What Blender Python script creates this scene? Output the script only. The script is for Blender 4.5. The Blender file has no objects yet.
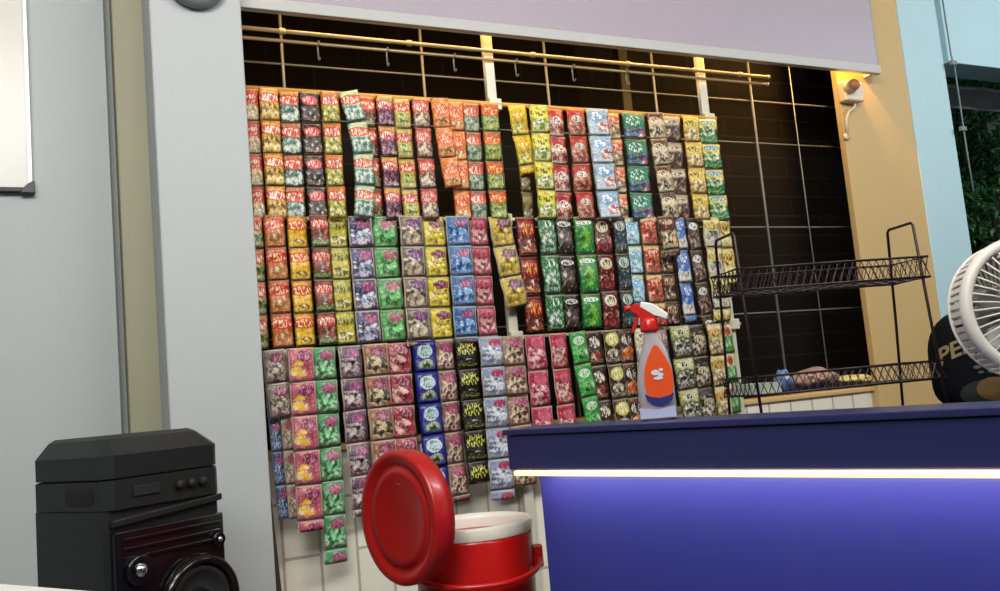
import bpy, bmesh, math, random
from mathutils import Vector, Matrix, Euler
R = random.Random(7)
PI = math.pi
COL = bpy.context.scene.collection

# ------------------------------------------------------------------ camera maths
F, CX, CY = 900.0, 500.0, 295.5
_up = Vector((-750, 8295, -900)).normalized()
_x = Vector((1850, 63, -900)); _x = (_x - _up * _x.dot(_up)).normalized()
_y = _up.cross(_x)
M = Matrix((( _x.x, _y.x, _up.x), (_x.y, _y.y, _up.y), (_x.z, _y.z, _up.z)))   # world -> camera
CAM = Vector((0, 0, 1.2))
def ray(u, v): return M.transposed() @ Vector(((u - CX) / F, -(v - CY) / F, -1))
def onY(u, v, y): r = ray(u, v); return CAM + r * (y / r.y)
def atD(u, v, d): return CAM + ray(u, v) * d

# ------------------------------------------------------------------ materials
def lin(c):
    if isinstance(c, str):
        c = c.lstrip('#'); c = tuple(int(c[i:i + 2], 16) / 255 for i in (0, 2, 4))
    return tuple((x / 12.92 if x <= .04045 else ((x + .055) / 1.055) ** 2.4) for x in c) + (1.0,)

def mat(name, col, rough=.5, metal=0, var=.06, scale=6, bump=.0, bscale=60, coat=0, emit=None, estr=0, spec=.5):
    m = bpy.data.materials.new(name); m.use_nodes = True
    nt = m.node_tree; b = nt.nodes['Principled BSDF']
    c = lin(col)
    tc = nt.nodes.new('ShaderNodeTexCoord')
    n = nt.nodes.new('ShaderNodeTexNoise'); n.inputs['Scale'].default_value = scale; n.inputs['Detail'].default_value = 3
    nt.links.new(tc.outputs['Object'], n.inputs['Vector'])
    mx = nt.nodes.new('ShaderNodeMix'); mx.data_type = 'RGBA'
    nt.links.new(n.outputs['Fac'], mx.inputs['Factor'])
    mx.inputs['A'].default_value = tuple(max(0, x * (1 - var)) for x in c[:3]) + (1,)
    mx.inputs['B'].default_value = tuple(min(1, x * (1 + var)) for x in c[:3]) + (1,)
    nt.links.new(mx.outputs['Result'], b.inputs['Base Color'])
    b.inputs['Roughness'].default_value = rough; b.inputs['Metallic'].default_value = metal
    b.inputs['Coat Weight'].default_value = coat
    b.inputs['Specular IOR Level'].default_value = spec
    if bump:
        n2 = nt.nodes.new('ShaderNodeTexNoise'); n2.inputs['Scale'].default_value = bscale
        nt.links.new(tc.outputs['Object'], n2.inputs['Vector'])
        bp = nt.nodes.new('ShaderNodeBump'); bp.inputs['Strength'].default_value = bump; bp.inputs['Distance'].default_value = .01
        nt.links.new(n2.outputs['Fac'], bp.inputs['Height']); nt.links.new(bp.outputs['Normal'], b.inputs['Normal'])
    if emit:
        b.inputs['Emission Color'].default_value = lin(emit); b.inputs['Emission Strength'].default_value = estr
    return m

def brick_mat(name, c1, c2, mortar, w, h, msize, rot=False, rough=.6, off=.5):
    m = bpy.data.materials.new(name); m.use_nodes = True
    nt = m.node_tree; b = nt.nodes['Principled BSDF']
    tc = nt.nodes.new('ShaderNodeTexCoord'); mp = nt.nodes.new('ShaderNodeMapping')
    sep = nt.nodes.new('ShaderNodeSeparateXYZ'); cmb = nt.nodes.new('ShaderNodeCombineXYZ')
    nt.links.new(tc.outputs['Object'], sep.inputs[0])
    nt.links.new(sep.outputs['Z' if rot else 'X'], cmb.inputs['X']); nt.links.new(sep.outputs['X' if rot else 'Z'], cmb.inputs['Y'])
    br = nt.nodes.new('ShaderNodeTexBrick'); br.inputs['Scale'].default_value = 1
    br.inputs['Brick Width'].default_value = w; br.inputs['Row Height'].default_value = h
    br.inputs['Mortar Size'].default_value = msize; br.offset = off
    br.inputs['Color1'].default_value = lin(c1); br.inputs['Color2'].default_value = lin(c2); br.inputs['Mortar'].default_value = lin(mortar)
    nt.links.new(cmb.outputs[0], br.inputs['Vector'])
    nt.links.new(br.outputs['Color'], b.inputs['Base Color'])
    bp = nt.nodes.new('ShaderNodeBump'); bp.inputs['Strength'].default_value = .4; bp.inputs['Distance'].default_value = .004; bp.invert = True
    nt.links.new(br.outputs['Fac'], bp.inputs['Height']); nt.links.new(bp.outputs['Normal'], b.inputs['Normal'])
    b.inputs['Roughness'].default_value = rough
    return m

# node group that prints a sachet: banded ground, product picture, logo with lettering-like strokes, border
def make_print_group():
    g = bpy.data.node_groups.new('SachetPrint', 'ShaderNodeTree')
    I = g.interface
    def ci(n): I.new_socket(n, in_out='INPUT', socket_type='NodeSocketColor')
    def fi(n): I.new_socket(n, in_out='INPUT', socket_type='NodeSocketFloat')
    for n in ('Top', 'Bottom', 'PicA', 'PicB', 'Logo', 'Ink', 'Border'): ci(n)
    for n in ('Split', 'PX', 'PY', 'PRX', 'PRY', 'Scale', 'Seed', 'LX', 'LY', 'LRX', 'LRY', 'BW', 'Wob'): fi(n)
    I.new_socket('Color', in_out='OUTPUT', socket_type='NodeSocketColor')
    I.new_socket('Height', in_out='OUTPUT', socket_type='NodeSocketFloat')
    gi = g.nodes.new('NodeGroupInput'); go = g.nodes.new('NodeGroupOutput')
    def S(n): return gi.outputs[n]
    def mth(op, a, b=None, c=None, clamp=False):
        n = g.nodes.new('ShaderNodeMath'); n.operation = op; n.use_clamp = clamp
        for i, v in enumerate((a, b, c)):
            if v is None: continue
            if isinstance(v, (int, float)): n.inputs[i].default_value = v
            else: g.links.new(v, n.inputs[i])
        return n.outputs[0]
    def mix(f, a, b):
        n = g.nodes.new('ShaderNodeMix'); n.data_type = 'RGBA'
        for k, v in (('Factor', f), ('A', a), ('B', b)):
            if isinstance(v, (int, float)): n.inputs[k].default_value = v
            elif isinstance(v, tuple): n.inputs[k].default_value = v
            else: g.links.new(v, n.inputs[k])
        return n.outputs['Result']
    def step(x, lo, hi):
        n = g.nodes.new('ShaderNodeMapRange'); n.interpolation_type = 'SMOOTHSTEP'
        g.links.new(x, n.inputs['Value']); n.inputs['From Min'].default_value = lo; n.inputs['From Max'].default_value = hi
        return n.outputs[0]
    uv = g.nodes.new('ShaderNodeUVMap'); uv.uv_map = 'UVMap'
    sp = g.nodes.new('ShaderNodeSeparateXYZ'); g.links.new(uv.outputs[0], sp.inputs[0])
    u, v = sp.outputs['X'], sp.outputs['Y']
    def noise(scale, seed_add, sx=1, sy=1, detail=2):
        c = g.nodes.new('ShaderNodeCombineXYZ')
        g.links.new(mth('MULTIPLY', u, sx), c.inputs['X']); g.links.new(mth('MULTIPLY', v, sy), c.inputs['Y'])
        g.links.new(mth('ADD', S('Seed'), seed_add), c.inputs['Z'])
        n = g.nodes.new('ShaderNodeTexNoise'); n.inputs['Detail'].default_value = detail
        if isinstance(scale, (int, float)): n.inputs['Scale'].default_value = scale
        else: g.links.new(scale, n.inputs['Scale'])
        g.links.new(c.outputs[0], n.inputs['Vector']); return n.outputs['Fac']
    n1 = noise(3.0, 0.0); n2 = noise(S('Scale'), 11.3, 1, 1.3, 3); n3 = noise(mth('MULTIPLY', S('Scale'), .95), 27.7, 1, 1.2, 2); n5 = noise(8.5, 5.5, 1, 1.3, 1); n6 = noise(4.5, 8.5, 1, 1.4, 2); n4 = noise(9.0, 41.1, 1, .8)
    # ground
    e = mth('ADD', v, mth('MULTIPLY', mth('SUBTRACT', n1, .5), .25))
    col = mix(step(mth('SUBTRACT', e, S('Split')), -.03, .03), S('Bottom'), S('Top'))
    def ell(x, y, rx, ry, wob):
        a = mth('DIVIDE', mth('SUBTRACT', u, x), rx); b = mth('DIVIDE', mth('SUBTRACT', v, y), ry)
        d = mth('ADD', mth('MULTIPLY', a, a), mth('MULTIPLY', b, b))
        return mth('ADD', d, mth('MULTIPLY', mth('SUBTRACT', n4, .5), wob))
    # picture
    pd = ell(S('PX'), S('PY'), S('PRX'), S('PRY'), 2.2)
    pc = mix(step(n2, .42, .58), S('PicA'), S('PicB'))
    pc = mix(mth('MULTIPLY', step(n3, .56, .68), .7), pc, lin('#f3ead2'))
    pc = mix(mth('MULTIPLY', mth('SUBTRACT', 1.0, step(n3, .34, .46)), .75), pc, lin('#231715'))
    col = mix(mth('MULTIPLY', step(n6, .56, .66), .5), col, S('PicA'))
    col = mix(mth('MULTIPLY', mth('SUBTRACT', 1.0, step(n6, .36, .45)), .45), col, S('PicB'))
    col = mix(mth('SUBTRACT', 1.0, step(pd, .8, 1.15)), col, pc)
    # logo plate
    ld = ell(S('LX'), S('LY'), S('LRX'), S('LRY'), S('Wob'))
    lm = mth('SUBTRACT', 1.0, step(ld, .92, 1.04))
    col = mix(lm, col, S('Logo'))
    st = noise(1.0, 60.2, 15, 7, 1)
    im = mth('MULTIPLY', step(st, .50, .56), mth('SUBTRACT', 1.0, step(ld, .55, .7)))
    col = mix(im, col, S('Ink'))
    # small print lines near the lower edge
    sl = mth('MULTIPLY', step(noise(1.0, 77.7, 24, 40, 0), .56, .62), mth('MULTIPLY', step(v, .08, .1), mth('SUBTRACT', 1.0, step(v, .18, .2))))
    col = mix(mth('MULTIPLY', sl, .6), col, S('Ink'))
    # printed grain: small darker and paler flecks
    col = mix(mth('MULTIPLY', mth('SUBTRACT', 1.0, step(n5, .32, .42)), .4), col, lin('#1e1513'))
    col = mix(mth('MULTIPLY', step(n5, .6, .7), .3), col, lin('#f4ead6'))
    # paler seal bands
    sb_ = mth('SUBTRACT', 1.0, step(mth('MINIMUM', v, mth('SUBTRACT', 1.0, v)), .035, .05))
    col = mix(mth('MULTIPLY', sb_, .4), col, lin('#f2e8d4'))
    # border frame
    bd = mth('MINIMUM', mth('MINIMUM', u, mth('SUBTRACT', 1.0, u)), mth('MULTIPLY', mth('MINIMUM', v, mth('SUBTRACT', 1.0, v)), 1.25))
    bm_ = mth('SUBTRACT', 1.0, step(mth('DIVIDE', bd, mth('MAXIMUM', S('BW'), .0001)), .9, 1.1))
    col = mix(bm_, col, S('Border'))
    # crimped seals
    seal = mth('SUBTRACT', 1.0, step(mth('MINIMUM', v, mth('SUBTRACT', 1.0, v)), .05, .06))
    cr = mth('MULTIPLY', mth('SINE', mth('MULTIPLY', v, 420.0)), mth('MULTIPLY', seal, .25))
    h = mth('ADD', cr, noise(5.0, 91.0, 1, 1, 2))
    g.links.new(col, go.inputs['Color']); g.links.new(h, go.inputs['Height'])
    return g
PRINT = make_print_group()

def sachet_mat(name, top, bot, split=.5, pa='#c8a050', pb='#7a4a28', pic=(.5, .3, .5, .24), scale=5.5, logo='#c93a2c', ink='#f4e6cc',
               log=(.5, .7, .62, .16), border=None, bw=.0, rough=.38, wob=.5):
    m = bpy.data.materials.new(name); m.use_nodes = True
    nt = m.node_tree; b = nt.nodes['Principled BSDF']
    g = nt.nodes.new('ShaderNodeGroup'); g.node_tree = PRINT
    for k, v in (('Top', top), ('Bottom', bot), ('PicA', pa), ('PicB', pb), ('Logo', logo), ('Ink', ink), ('Border', border or '#ffffff')):
        g.inputs[k].default_value = lin(v)
    vals = dict(Split=split, PX=pic[0], PY=pic[1], PRX=pic[2], PRY=pic[3], Scale=scale, Seed=R.uniform(0, 500), LX=log[0], LY=log[1], LRX=log[2], LRY=log[3], BW=bw, Wob=wob)
    for k, v in vals.items(): g.inputs[k].default_value = v
    nt.links.new(g.outputs['Color'], b.inputs['Base Color'])
    bp = nt.nodes.new('ShaderNodeBump'); bp.inputs['Strength'].default_value = .5; bp.inputs['Distance'].default_value = .008
    nt.links.new(g.outputs['Height'], bp.inputs['Height']); nt.links.new(bp.outputs['Normal'], b.inputs['Normal'])
    b.inputs['Roughness'].default_value = rough
    return m

# ------------------------------------------------------------------ mesh helpers
def obj(name, bm, m, parent=None, smooth=False, kind=None):
    me = bpy.data.meshes.new(name); bm.normal_update(); bm.to_mesh(me); bm.free()
    if smooth:
        for p in me.polygons: p.use_smooth = True
    o = bpy.data.objects.new(name, me); COL.objects.link(o)
    if isinstance(m, (list, tuple)):
        for x in m: me.materials.append(x)
    elif m: me.materials.append(m)
    if parent: o.parent = parent
    if kind: o['kind'] = kind
    return o
def tag(o, label, cat, group=None):
    o['label'] = label; o['category'] = cat
    if group: o['group'] = group
    return o
def empty(name, loc, label, cat, group=None, rz=0):
    o = bpy.data.objects.new(name, None); COL.objects.link(o); o.empty_display_size = .05
    o.location = loc; o.rotation_euler = (0, 0, rz)
    return tag(o, label, cat, group)
def BM(): return bmesh.new()
def box(bm, x0, x1, y0, y1, z0, z1, bev=0, seg=2, mi=0):
    vs = [bm.verts.new((x, y, z)) for x in (x0, x1) for y in (y0, y1) for z in (z0, z1)]
    fs = []
    for q in ((0, 1, 3, 2), (4, 6, 7, 5), (0, 4, 5, 1), (2, 3, 7, 6), (0, 2, 6, 4), (1, 5, 7, 3)):
        f = bm.faces.new([vs[i] for i in q]); f.material_index = mi; fs.append(f)
    if bev:
        es = list({e for f in fs for e in f.edges})
        bmesh.ops.bevel(bm, geom=es, offset=bev, segments=seg, affect='EDGES', profile=.5)
    return fs
def frame_of(d):
    d = d.normalized(); a = Vector((0, 0, 1)) if abs(d.z) < .9 else Vector((1, 0, 0))
    x = d.cross(a).normalized(); return x, x.cross(d).normalized()
def tube(bm, pts, r, n=8, closed=False, caps=True):
    pts = [Vector(p) for p in pts]; N = len(pts); rings = []
    px = None
    for i, p in enumerate(pts):
        if closed: d = pts[(i + 1) % N] - pts[i - 1]
        else: d = pts[min(i + 1, N - 1)] - pts[max(i - 1, 0)]
        d.normalize()
        if px is None: px, _ = frame_of(d)
        px = (px - d * px.dot(d))
        px = px.normalized() if px.length > 1e-6 else frame_of(d)[0]
        py = d.cross(px)
        rr = r[i] if isinstance(r, (list, tuple)) else r
        rings.append([bm.verts.new(p + (px * math.cos(a) + py * math.sin(a)) * rr) for a in (2 * PI * k / n for k in range(n))])
    for i in range(N if closed else N - 1):
        a, b = rings[i], rings[(i + 1) % N]
        for k in range(n): bm.faces.new((a[k], a[(k + 1) % n], b[(k + 1) % n], b[k]))
    if caps and not closed:
        bm.faces.new(rings[0][::-1]); bm.faces.new(rings[-1])
def lathe(bm, prof, n=32, mx=None, cap=True, mi=0):
    """prof: (r, z) list revolved about Z; mx: matrix applied"""
    rings = []
    for r, z in prof:
        if r < 1e-6: rings.append([bm.verts.new((0, 0, z))])
        else: rings.append([bm.verts.new((r * math.cos(2 * PI * k / n), r * math.sin(2 * PI * k / n), z)) for k in range(n)])
    for a, b in zip(rings, rings[1:]):
        for k in range(n):
            k2 = (k + 1) % n
            if len(a) == 1 and len(b) == 1: continue
            if len(a) == 1: f = bm.faces.new((a[0], b[k2], b[k]))
            elif len(b) == 1: f = bm.faces.new((a[k], a[k2], b[0]))
            else: f = bm.faces.new((a[k], a[k2], b[k2], b[k]))
            f.material_index = mi
    if cap:
        for rg, flip in ((rings[0], True), (rings[-1], False)):
            if len(rg) > 2:
                f = bm.faces.new(rg[::-1] if flip else rg); f.material_index = mi
    if mx is not None:
        for rg in rings:
            for v in rg: v.co = mx @ v.co
def prism(bm, poly, y0, y1, bev=0):
    """polygon in XZ extruded along Y"""
    a = [bm.verts.new((x, y0, z)) for x, z in poly]; b = [bm.verts.new((x, y1, z)) for x, z in poly]
    n = len(poly); fs = [bm.faces.new(a), bm.faces.new(b[::-1])]
    for i in range(n): fs.append(bm.faces.new((a[i], b[i], b[(i + 1) % n], a[(i + 1) % n])))
    if bev: bmesh.ops.bevel(bm, geom=list({e for f in fs for e in f.edges}), offset=bev, segments=2, affect='EDGES', profile=.5)
def struct(name, bm, m, smooth=False):
    o = obj(name, bm, m, smooth=smooth); o['kind'] = 'structure'; return o

# ------------------------------------------------------------------ shared materials
GREY = mat('grey paint', '#b4b9b8', .6, var=.03, scale=2, bump=.06, bscale=40)
GREY2 = mat('grey pillar paint', '#b6baba', .6, var=.03, scale=2, bump=.06, bscale=40)
BEIGE = mat('beige paint', '#a5a186', .6, var=.04, scale=3, bump=.06)
LAV = mat('lavender sheet', '#aca1ac', .45, var=.03, scale=1.5, bump=.03, bscale=8)
LAVLIP = mat('pale grey sheet', '#bdbdb9', .5, var=.03)
CREAM = mat('cream wall paint', '#cdad74', .6, var=.04, scale=3, bump=.06)
SKYBLUE = mat('light blue paint', '#b9d9e0', .6, var=.03, scale=2, bump=.06)
BLOCKS = brick_mat('dark blockwork', '#151414', '#191817', '#232220', .39, .105, .004, rough=.95)
BLOCKS.node_tree.nodes['Principled BSDF'].inputs['Specular IOR Level'].default_value = .1
TILE = brick_mat('white wall tiles', '#efe9da', '#e7e0cf', '#b4ad9a', .36, .125, .005, rot=True, rough=.3)
FLOORM = brick_mat('floor tiles', '#8d8a84', '#989590', '#6a6762', .4, .4, .004, rough=.3, off=0)
WHITE = mat('white plastic', '#e4e2da', .35, var=.02)
IRON = mat('dark wire metal', '#2a1c1c', .4, .5)
STEEL = mat('grey steel wire', '#7c7b76', .5, .2)
RACKW = mat('white painted steel', '#d2cdbb', .4, .1)
BRASS = mat('gilt steel rod', '#b49c72', .4, .4)
BLACKP = mat('black plastic', '#171b1a', .42, var=.05, bump=.05, bscale=150)
GLOSSB = mat('gloss black', '#0e0f10', .18, coat=.3)
RUBBER = mat('rubber black', '#141414', .7)
CHROME = mat('chrome', '#d8d8d8', .12, 1)
RED = mat('red plastic', '#c01512', .32, var=.04, coat=.2)
REDD = mat('red plastic lid', '#a81310', .35, var=.04, coat=.2)
DARKBROWN = mat('dark brown', '#3a3327', .6, var=.2, scale=20)
NAVY = mat('navy laminate', '#262a58', .35, var=.03)
BLUE = mat('blue laminate', '#34388c', .3, var=.03, coat=.2)
LEDM = mat('warm light strip', '#fff1cc', .4, emit='#ffd080', estr=2.3)
LEDW = mat('warm tube', '#fff1cc', .4, emit='#ffbe55', estr=6)
FANW = mat('ivory fan plastic', '#dcd6ca', .4, var=.02)

# ------------------------------------------------------------------ the setting
bm = BM(); box(bm, -3, 6.5, -2.5, 3.1, -.1, 0); struct('floor', bm, FLOORM)
bm = BM(); box(bm, -3, 4.2, -2.5, 3.1, 3.3, 3.4); struct('ceiling', bm, WHITE)
bm = BM(); box(bm, -3, .155, 3.1, 3.25, 0, 3.3); box(bm, .155, .3, 3.17, 3.25, 0, 3.3); struct('wall_left', bm, GREY)
bm = BM(); box(bm, .178, .30, 3.04, 3.17, 0, 3.3, .004); struct('trim_1', bm, BEIGE)
bm = BM(); box(bm, .27, .546, 2.8, 3.2, 0, 3.3, .006); struct('wall_pillar', bm, GREY2)
# dark block wall of the yard seen through the open grille
bm = BM(); box(bm, .3, 4.3, 3.55, 3.7, 0, 3.3); struct('wall_back', bm, BLOCKS)
# low tiled wall under the opening, with its ledge
bm = BM(); box(bm, .546, 3.8, 3.06, 3.2, 0, 1.055); struct('wall_low', bm, TILE)
bm = BM(); box(bm, .546, 3.8, 3.045, 3.22, 1.055, 1.075, .004); struct('trim_2', bm, CREAM)
bm = BM(); box(bm, 3.378, 3.862, 3.02, 3.055, 0, 3.3, .004); struct('wall_right', bm, CREAM)
bm = BM(); box(bm, 3.862, 4.156, 3.016, 3.35, 0, 3.3, .004); struct('wall_blue', bm, SKYBLUE)
bm = BM(); box(bm, 4.2, 6.2, 3.02, 3.2, 2.70, 3.6, .004); struct('wall_lintel', bm, SKYBLUE)
# fascia box above the opening (front sheet, underside, end cap)
FZ = 2.566
bm = BM()
box(bm, .546, 3.575, 2.942, 2.958, FZ, 3.3, .002)
box(bm, 3.555, 3.575, 2.958, 3.018, FZ, 3.3)
struct('trim_3', bm, LAV)
bm = BM(); box(bm, .546, 3.58, 2.93, 2.941, FZ - .008, FZ + .034, .003); box(bm, .546, 3.58, 2.941, 2.96, FZ - .008, FZ - .0005); struct('trim_4', bm, LAVLIP)
bm = BM(); tube(bm, [(3.585, 2.95, FZ), (3.585, 2.95, 3.3)], .006, 6); struct('trim_5', bm, LAV)

# ------------------------------------------------------------------ window grille (open wires)
gr = empty('window_grille', (1.9, 3.13, 1.07), 'grey wire grille across the dark opening behind the hanging sachets', 'window grille')
def gpart(name, a, b, r=.005):
    bm = BM(); tube(bm, [Vector(a) - gr.location, Vector(b) - gr.location], r, 6); obj(name, bm, STEEL, gr, True)
for x in (.747, 1.29, 1.84, 2.383, 2.934, 3.19): gpart('vertical_wire', (x, 3.13, 1.07), (x, 3.13, 2.9), .0055 if x < 3 else .003)
for z in (1.454, 1.848, 2.248, 2.451, 2.75): gpart('horizontal_wire', (.56, 3.138, z), (3.7, 3.138, z), .004 if z != 2.248 else .003)
bm = BM(); box(bm, 2.40, 2.45, 3.40, 3.45, 0, 2.95, .004); tag(obj('square_post', bm, mat('dim grey post', '#2b2926', .6)), 'dim grey square post standing in the dark behind the wire grille', 'post')

# ------------------------------------------------------------------ gilt rods with collars, small hooks on the lower one
for z, y, r, lab in ((2.516, 3.0, .0075, 'gilt steel rod with small collars, upper of the two across the opening'),
                     (2.486, 3.012, .006, 'thin gilt steel rod without collars, lower of the two across the opening')):
    rod = empty('curtain_rod', (.56, y, z), lab, 'rod', 'rods across the opening')
    bm = BM(); tube(bm, [(0, 0, 0), (1.2, 0, 0), (2.36, 0, 0)], r, 10); obj('tube', bm, BRASS, rod, True)
    if r > .007:
        for x in (.16, .63, 1.15, 1.6, 1.95, 2.2):
            bm = BM(); lathe(bm, [(r, -.012), (r + .004, -.008), (r + .004, .008), (r, .012)], 12, Matrix.Translation((x, 0, 0)) @ Matrix.Rotation(PI / 2, 4, 'Y'))
            obj('collar', bm, BRASS, rod, True)
    bm = BM(); lathe(bm, [(0, -.004), (r + .003, 0), (r + .003, .01), (0, .014)], 12, Matrix.Translation((2.36, 0, 0)) @ Matrix.Rotation(PI / 2, 4, 'Y'))
    obj('end_cap', bm, BRASS, rod, True)
hl = ['second', 'third', 'fourth', 'fifth']
hookx = [(.85, 'small bent wire hook on the lower rod, nearest the grey pillar'), (1.107, 'small bent wire hook on the lower rod, second from the grey pillar'),
         (1.375, 'small bent wire hook on the lower rod, just short of the yellow post'), (1.64, 'small bent wire hook on the lower rod, just past the yellow post'),
         (1.90, 'small bent wire hook on the lower rod, fifth from the grey pillar'), (2.162, 'small bent wire hook on the lower rod, nearest the right-hand yellow post')]
for x, lab in hookx:
    bm = BM(); pts = []
    for k in range(9):
        a = PI * (1 - k / 8); pts.append((x, 3.012 + .011 * math.cos(a), 2.486 + .0105 * math.sin(a)))
    pts += [(x, 3.023, 2.46), (x, 3.022, 2.435)] ; pts.insert(0, (x, 3.001, 2.478))
    pts += [(x, 3.018, 2.428), (x, 3.010, 2.427), (x, 3.004, 2.434)]
    tube(bm, pts, .003, 6); tag(obj('hanging_hook', bm, STEEL, smooth=True), lab, 'hook', 'hooks on the lower rod')

# ------------------------------------------------------------------ display rack: posts, bars, clamps
BAR = {1: 2.305, 2: 1.852, 3: 1.402}
rk = empty('display_rack', (1.55, 3.035, 0), 'white steel display rack of upright posts and bars holding the sachet strips', 'display rack')
for x in (.55, 1.527, 2.565):
    bm = BM(); box(bm, x - .02 - 1.55, x + .02 - 1.55, -.012, .01, 0, 2.85, .003); obj('post', bm, RACKW, rk)
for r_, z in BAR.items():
    bm = BM(); tube(bm, [(.58 - 1.55, -.028, z), (2.60 - 1.55, -.028, z)], .009 if r_ == 1 else .007, 10); obj('bar', bm, RACKW if r_ > 1 else mat('warm lit bar', '#dca04a', .4), rk, True)  # top bar's amber colour carries the warm light falling on it
    for x in (.55, 1.527, 2.565):
        bm = BM(); box(bm, x - .026 - 1.55, x + .026 - 1.55, -.036, -.0125, z - .022, z + .022, .003); obj('clamp', bm, RACKW, rk)

# ------------------------------------------------------------------ sachet strips
def sachet_mesh(w, h, cut=1.0, seed=0):
    """pillow pack with flat crimped seals; cut < 1 keeps only the upper share. origin: top middle"""
    rr = random.Random(seed); bm = BM(); uvl = bm.loops.layers.uv.new('UVMap')
    nx, ny = 8, 10; D = .06 * w + .0015
    ph = rr.uniform(0, 6); t1 = rr.uniform(-.2, .2)
    def pt(i, j, side):
        u, v = i / nx, j / ny
        edge = (1 - (2 * u - 1) ** 4)
        vv = min(1, max(0, (v - .06) / .88)); ev = 1 - abs(2 * vv - 1) ** 3
        d = D * max(0, edge) ** .7 * max(0, ev) ** .7
        d *= 1 + .22 * math.sin(5 * u + ph) * math.sin(7 * v + ph * 1.7)
        wx = 1 - .014 * math.sin(PI * vv)          # puffed packs pull in at the sides
        x = (u - .5) * w * wx
        z = -(1 - v) * h
        y = -d if side == 0 else d * .45
        y += .0022 * math.sin(9 * v + ph) + t1 * .006 * (u - .5)
        return Vector((x, y, z))
    j0 = int(round(ny * (1 - cut)))
    G = {}
    for side in (0, 1):
        for i in range(nx + 1):
            for j in range(j0, ny + 1):
                if side == 1 and (i in (0, nx) or j in (j0, ny)): G[1, i, j] = G[0, i, j]
                else: G[side, i, j] = bm.verts.new(pt(i, j, side))
    for side in (0, 1):
        for i in range(nx):
            for j in range(j0, ny):
                q = [(i, j), (i + 1, j), (i + 1, j + 1), (i, j + 1)]
                if side: q = q[::-1]
                f = bm.faces.new([G[side, a, b] for a, b in q])
                for lp, (a, b) in zip(f.loops, q): lp[uvl].uv = ((a / nx) if side == 0 else 1 - a / nx, b / ny)
    return bm

PLACED = []
def strip(row, xl, xr, n, m, label, pitch=None, dx=0.0, bow=0.0, yo=0.0, v0=None, twist=0.0, cat='sachet strip'):
    z = BAR[row]
    y = 2.982 - yo
    # where the pixel column meets the bar: iterate v for the bar's height
    def atbar(u):
        v = 200
        for _ in range(30):
            p = onY(u, v, y)
            v += (p.z - z) * 270
        return p.x
    x0, x1 = atbar(xl), atbar(xr)
    w = (x1 - x0) * .985; xc = (x0 + x1) / 2
    h = pitch or {1: .1125, 2: .111, 3: .1095}[row]
    gname = {1: 'sachet strips hanging from the top bar', 2: 'sachet strips hanging from the middle bar', 3: 'sachet strips hanging from the bottom bar'}[row]
    L = n * h;
    if row < 3: L = min(L, BAR[row] - BAR[row + 1] - .004)
    k = 0; zz = 0.0
    if dx == 0: dx = R.uniform(-.005, .007)
    twist += R.uniform(-.1, .1)
    def off(t):   # sideways drift of the chain with distance t from the bar
        s = t / L
        return dx * s * s * .5 + dx * s * .5 + bow * math.sin(PI * s)
    prof = [(xc + off(q * .02) - w / 2 - .0015, xc + off(q * .02) + w / 2 + .0015) for q in range(int(L / .02) + 1)]
    while any(r_ == row and abs(yo - yp) < .0165 and any(a[0] < b[1] and b[0] < a[1] for a, b in zip(prof, pp)) for r_, yp, pp in PLACED): yo += .002
    PLACED.append((row, yo, prof)); y = 2.982 - yo
    root = empty('hanging_sachet_strip', (xc, y, z - (.012 if row == 1 else -.004)), label, cat, gname)
    while zz < L - 1e-6:
        hh = min(h, L - zz); cut = max(.2, hh / h)
        o = obj('sachet', sachet_mesh(w, h, cut, R.random()), m, root, True)
        ang = math.atan2(off(zz + hh) - off(zz), hh)
        o.location = (off(zz), -.0015 * math.sin(1.7 * k + xc * 9) , -zz)
        o.rotation_euler = (R.uniform(-.05, .05), -ang, twist + R.uniform(-.06, .06))
        zz += h; k += 1
    return root

def RF(name, top, bot, **k): return sachet_mat(name, top, bot, **k)
def JD(name, c, pa, pb, bd='#d9cfc0', lg='#7a3458', ink='#c07088', bw=.06, **k):      # framed drink powder packs
    k.setdefault('wob', 1.9); k.setdefault('pic', (.48, .38, .44, .32)); k.setdefault('log', (.62, .74, .32, .16))
    bd = '#%02x%02x%02x' % tuple(int(int(bd[i:i + 2], 16) * .55 + x * .45) for i, x in ((1, 246), (3, 236), (5, 222)))
    return sachet_mat(name, c, c, pa=pa, pb=pb, logo=lg, ink=ink, border=bd, bw=bw, **k)

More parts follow.
